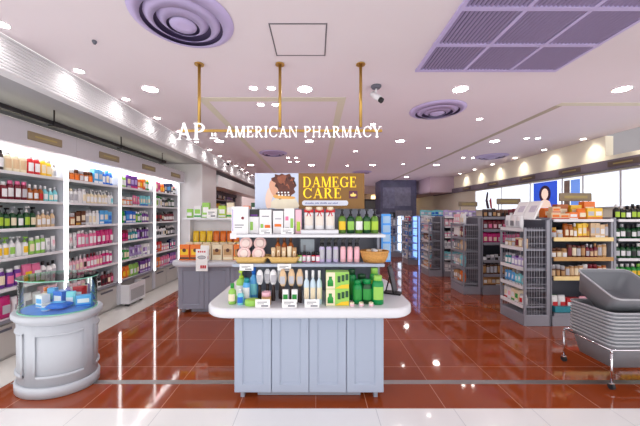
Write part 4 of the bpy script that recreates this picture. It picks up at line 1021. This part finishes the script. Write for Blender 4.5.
for k, y in enumerate((4.95, 6.0, 7.2, 8.6, 10.1)):
    t = thing('wall_mounted_plaque', 'dark tan plaque on the right wall header, %s from the front' % ORD[k], 'plaque', (5.355,y,2.405), 0, 'plaques on the right wall header')
    MB().box(-.012, 0, -.26, .26, -.05, .05).build('plate', mat('plaque_brown', (104,88,80), .5), t, bevel=.006)
    MB().box(-.0135, -.0125, -.16, .16, -.012, .012).build('plaque_lettering', mat('plaque_gold', (168,150,90), .4), t)
for k in range(7):
    y = 4.6+.95*k
    spot(5.25, y, CZ-.02 if y > 5.35 else 2.95, (5.45, y, 2.5), 10, 1.6, (1,.9,.72))
    if y > 5.35: downlight(5.22, y, .045, 'small downlight washing the cream right wall, %s from the front' % ORD[k-1], 'downlights along the cream wall', True)
# track spots near the far left fascia
for k, y in enumerate((7.75, 8.9, 9.9)):
    t = thing('ceiling_spotlight', 'small black and white ceiling spotlight beyond the column, %s from the column' % ORD[k], 'spotlight', (-2.38,y,CZ), 0, 'ceiling spotlights beyond the column')
    MB().lathe([(.035,0),(.035,-.012),(.012,-.016),(.012,-.07)], 12).build('stem', M_white, t)
    MB().tube((0,.03,-.06), (0,-.05,-.12), .035, 12).build('lamp_head', M_white, t)
    MB().tube((0,-.05,-.12), (0,-.056,-.125), .03, 12).build('lens', M_black, t)
# far furniture glimpsed at the end of the aisle
t = thing('back_wall_display', 'dark glazed display cabinet against the far end wall', 'cabinet', (1.9,15.4,0))
MB().box(-1.4, 1.4, -.2, .3, 0, 2.3).build('cabinet_body', mat('far_dark', (86,92,96), .4), t)
for k in range(4): MB().box(-1.3+.68*k, -.74+.68*k, -.22, -.205, .9, 2.2).build('glass_door', mat('far_glass', (150,164,162), .2, noise=.3, nscale=2), t)
struct('trim_15', MB().box(3.0, 5.3, 15.4, 15.5, 2.3, 2.5), mat('cove_glow', (255,226,170), .5, emit=1.6))

# ================================================================== BASKETS
BX, BYc = 2.79, 2.66
M_bask = mat('basket_grey', (132,135,142), .5, noise=.03, nscale=12)
M_bask2 = mat('basket_rim_grey', (182,184,190), .45)
HX, HY, BH, TP = .235, .205, .215, .042
def basket_meshes():
    def rr(i, z, r=.05): return [(a, c, z) for a, c in rrect(-HX+i, HX-i, -HY+i, HY-i, max(.02, r-i*.3), 5)]
    b = MB()
    b.rings([rr(TP,0), rr(.0+.004,BH-.03), rr(.0,BH), rr(.0035,BH), rr(.0075,BH-.03), rr(TP+.003,.004)], 0, True)
    body = b.mesh('basket_body', [M_bask])
    q = MB(); q.rings([rr(-.0004,BH-.010,.05), rr(-.012,BH-.010,.056), rr(-.014,BH-.001,.057), rr(-.011,BH+.002,.056), rr(-.0004,BH+.002,.05), rr(-.0004,BH-.004,.05)], 0, False, False, False)
    rim = q.mesh('rim', [M_bask2])
    rb = MB()
    for s in (-1, 1):
        for k in range(7):
            y = -HY+.07+k*(2*HY-.14)/6
            x0, x1 = s*(HX-TP+.0), s*(HX-.002)
            rb.prism([(y-.003,.02),(y+.003,.02),(y+.003,.19),(y-.003,.19)], 0, 0, 'x') if False else None
    hd = MB()
    hd.path([(-HX+.02,-.0,BH+.002), (-HX+.03,.0,BH+.006)], .004)
    return body, rim
bb, brim = basket_meshes()
PITCH = .031; NB = 10
for k in range(NB):
    z = .15+PITCH*k
    o = link('shopping_basket', bb, None, (BX,BYc,z))
    link('rim', brim, o)
    tag(o, 'grey plastic shopping basket nested in the wheeled stack, %s' % ('lowest one' if k == 0 else 'uppermost level one' if k == NB-1 else '%s from the bottom' % ORD[k]), 'basket', 'nested shopping baskets')
o = link('shopping_basket', bb, None, (BX+.015,BYc+.035,.672), rot=(math.radians(26), 0, math.radians(-2)))
link('rim', brim, o); tag(o, 'grey shopping basket lying tilted on top of the nested stack', 'basket', 'nested shopping baskets')
t = thing('basket_cart', 'chrome wire stand on four casters under the basket stack', 'basket stand', (BX,BYc,0))
cxs, cys = HX+.03, HY+.028
for sx in (-1, 1):
    for sy in (-1, 1):
        x, y = sx*cxs, sy*cys
        lg = MB().path([(x,y,.055), (x,y,.31), (x-sx*.006,y-sy*.006,.335)], .009).build('leg', M_chrome, t)
        MB().tube((x-.012,y,.028), (x+.012,y,.028), .026, 14).build('caster', M_rubber, lg)
        MB().box(x-.016, x+.016, y-.012, y+.012, .045, .06).build('caster_fork', M_chrome, lg)
fr = MB()
P = [(-cxs,-cys,.335),(cxs,-cys,.335),(cxs,cys,.335),(-cxs,cys,.335)]
for i in range(4): fr.tube(P[i], P[(i+1) % 4], .007)
fr.build('top_ring', M_chrome, t)
fr = MB()
for sy in (-.12, .12): fr.path([(-.15,sy,.1435), (cxs-.06,sy,.1435), (cxs-.04,sy,.20), (cxs,sy,.335)], .005)
fr.tube((-.15,-.12,.1435), (-.15,.12,.1435), .005)
fr.build('bottom_rack', M_chrome, t)

# ================================================================== LIGHT, CAMERA
def area(x, y, z, sx, sy, watts, col=(1,1,1), rot=(0,0,0)):
    l = bpy.data.lights.new('ceiling_fill', 'AREA'); l.shape = 'RECTANGLE'; l.size = sx; l.size_y = sy; l.energy = watts; l.color = col
    o = bpy.data.objects.new('ceiling_fill', l); COL.objects.link(o); o.location = (x,y,z); o.rotation_euler = rot; return o
area(1.6, 6.6, 2.5, 6.5, 7.5, 20, (.98,.88,1.0), (PI,0,0))  # added fill without a fitting, aimed up to brighten the ceiling
area(1.4, 12.4, 2.45, 7, 4.5, 15, (.97,.84,1.0), (PI,0,0))  # second added fill, lifts the far ceiling; no real fixture hangs here
w = bpy.data.worlds.new('mall_light'); scene.world = w; w.use_nodes = True
bg = w.node_tree.nodes['Background']; bg.inputs[0].default_value = (1.0,.975,.965,1); bg.inputs[1].default_value = 1.25
cam = bpy.data.cameras.new('camera'); co = bpy.data.objects.new('camera', cam); COL.objects.link(co)
co.location = (0,0,1.5); co.rotation_euler = (PI/2,0,0)
cam.lens = 284/640*36; cam.sensor_width = 36; cam.shift_x = 4/640; cam.shift_y = 1/640; cam.clip_start = .05
scene.camera = co
scene.view_settings.view_transform = 'Standard'
scene.view_settings.look = 'None'
scene.view_settings.exposure = 0.62
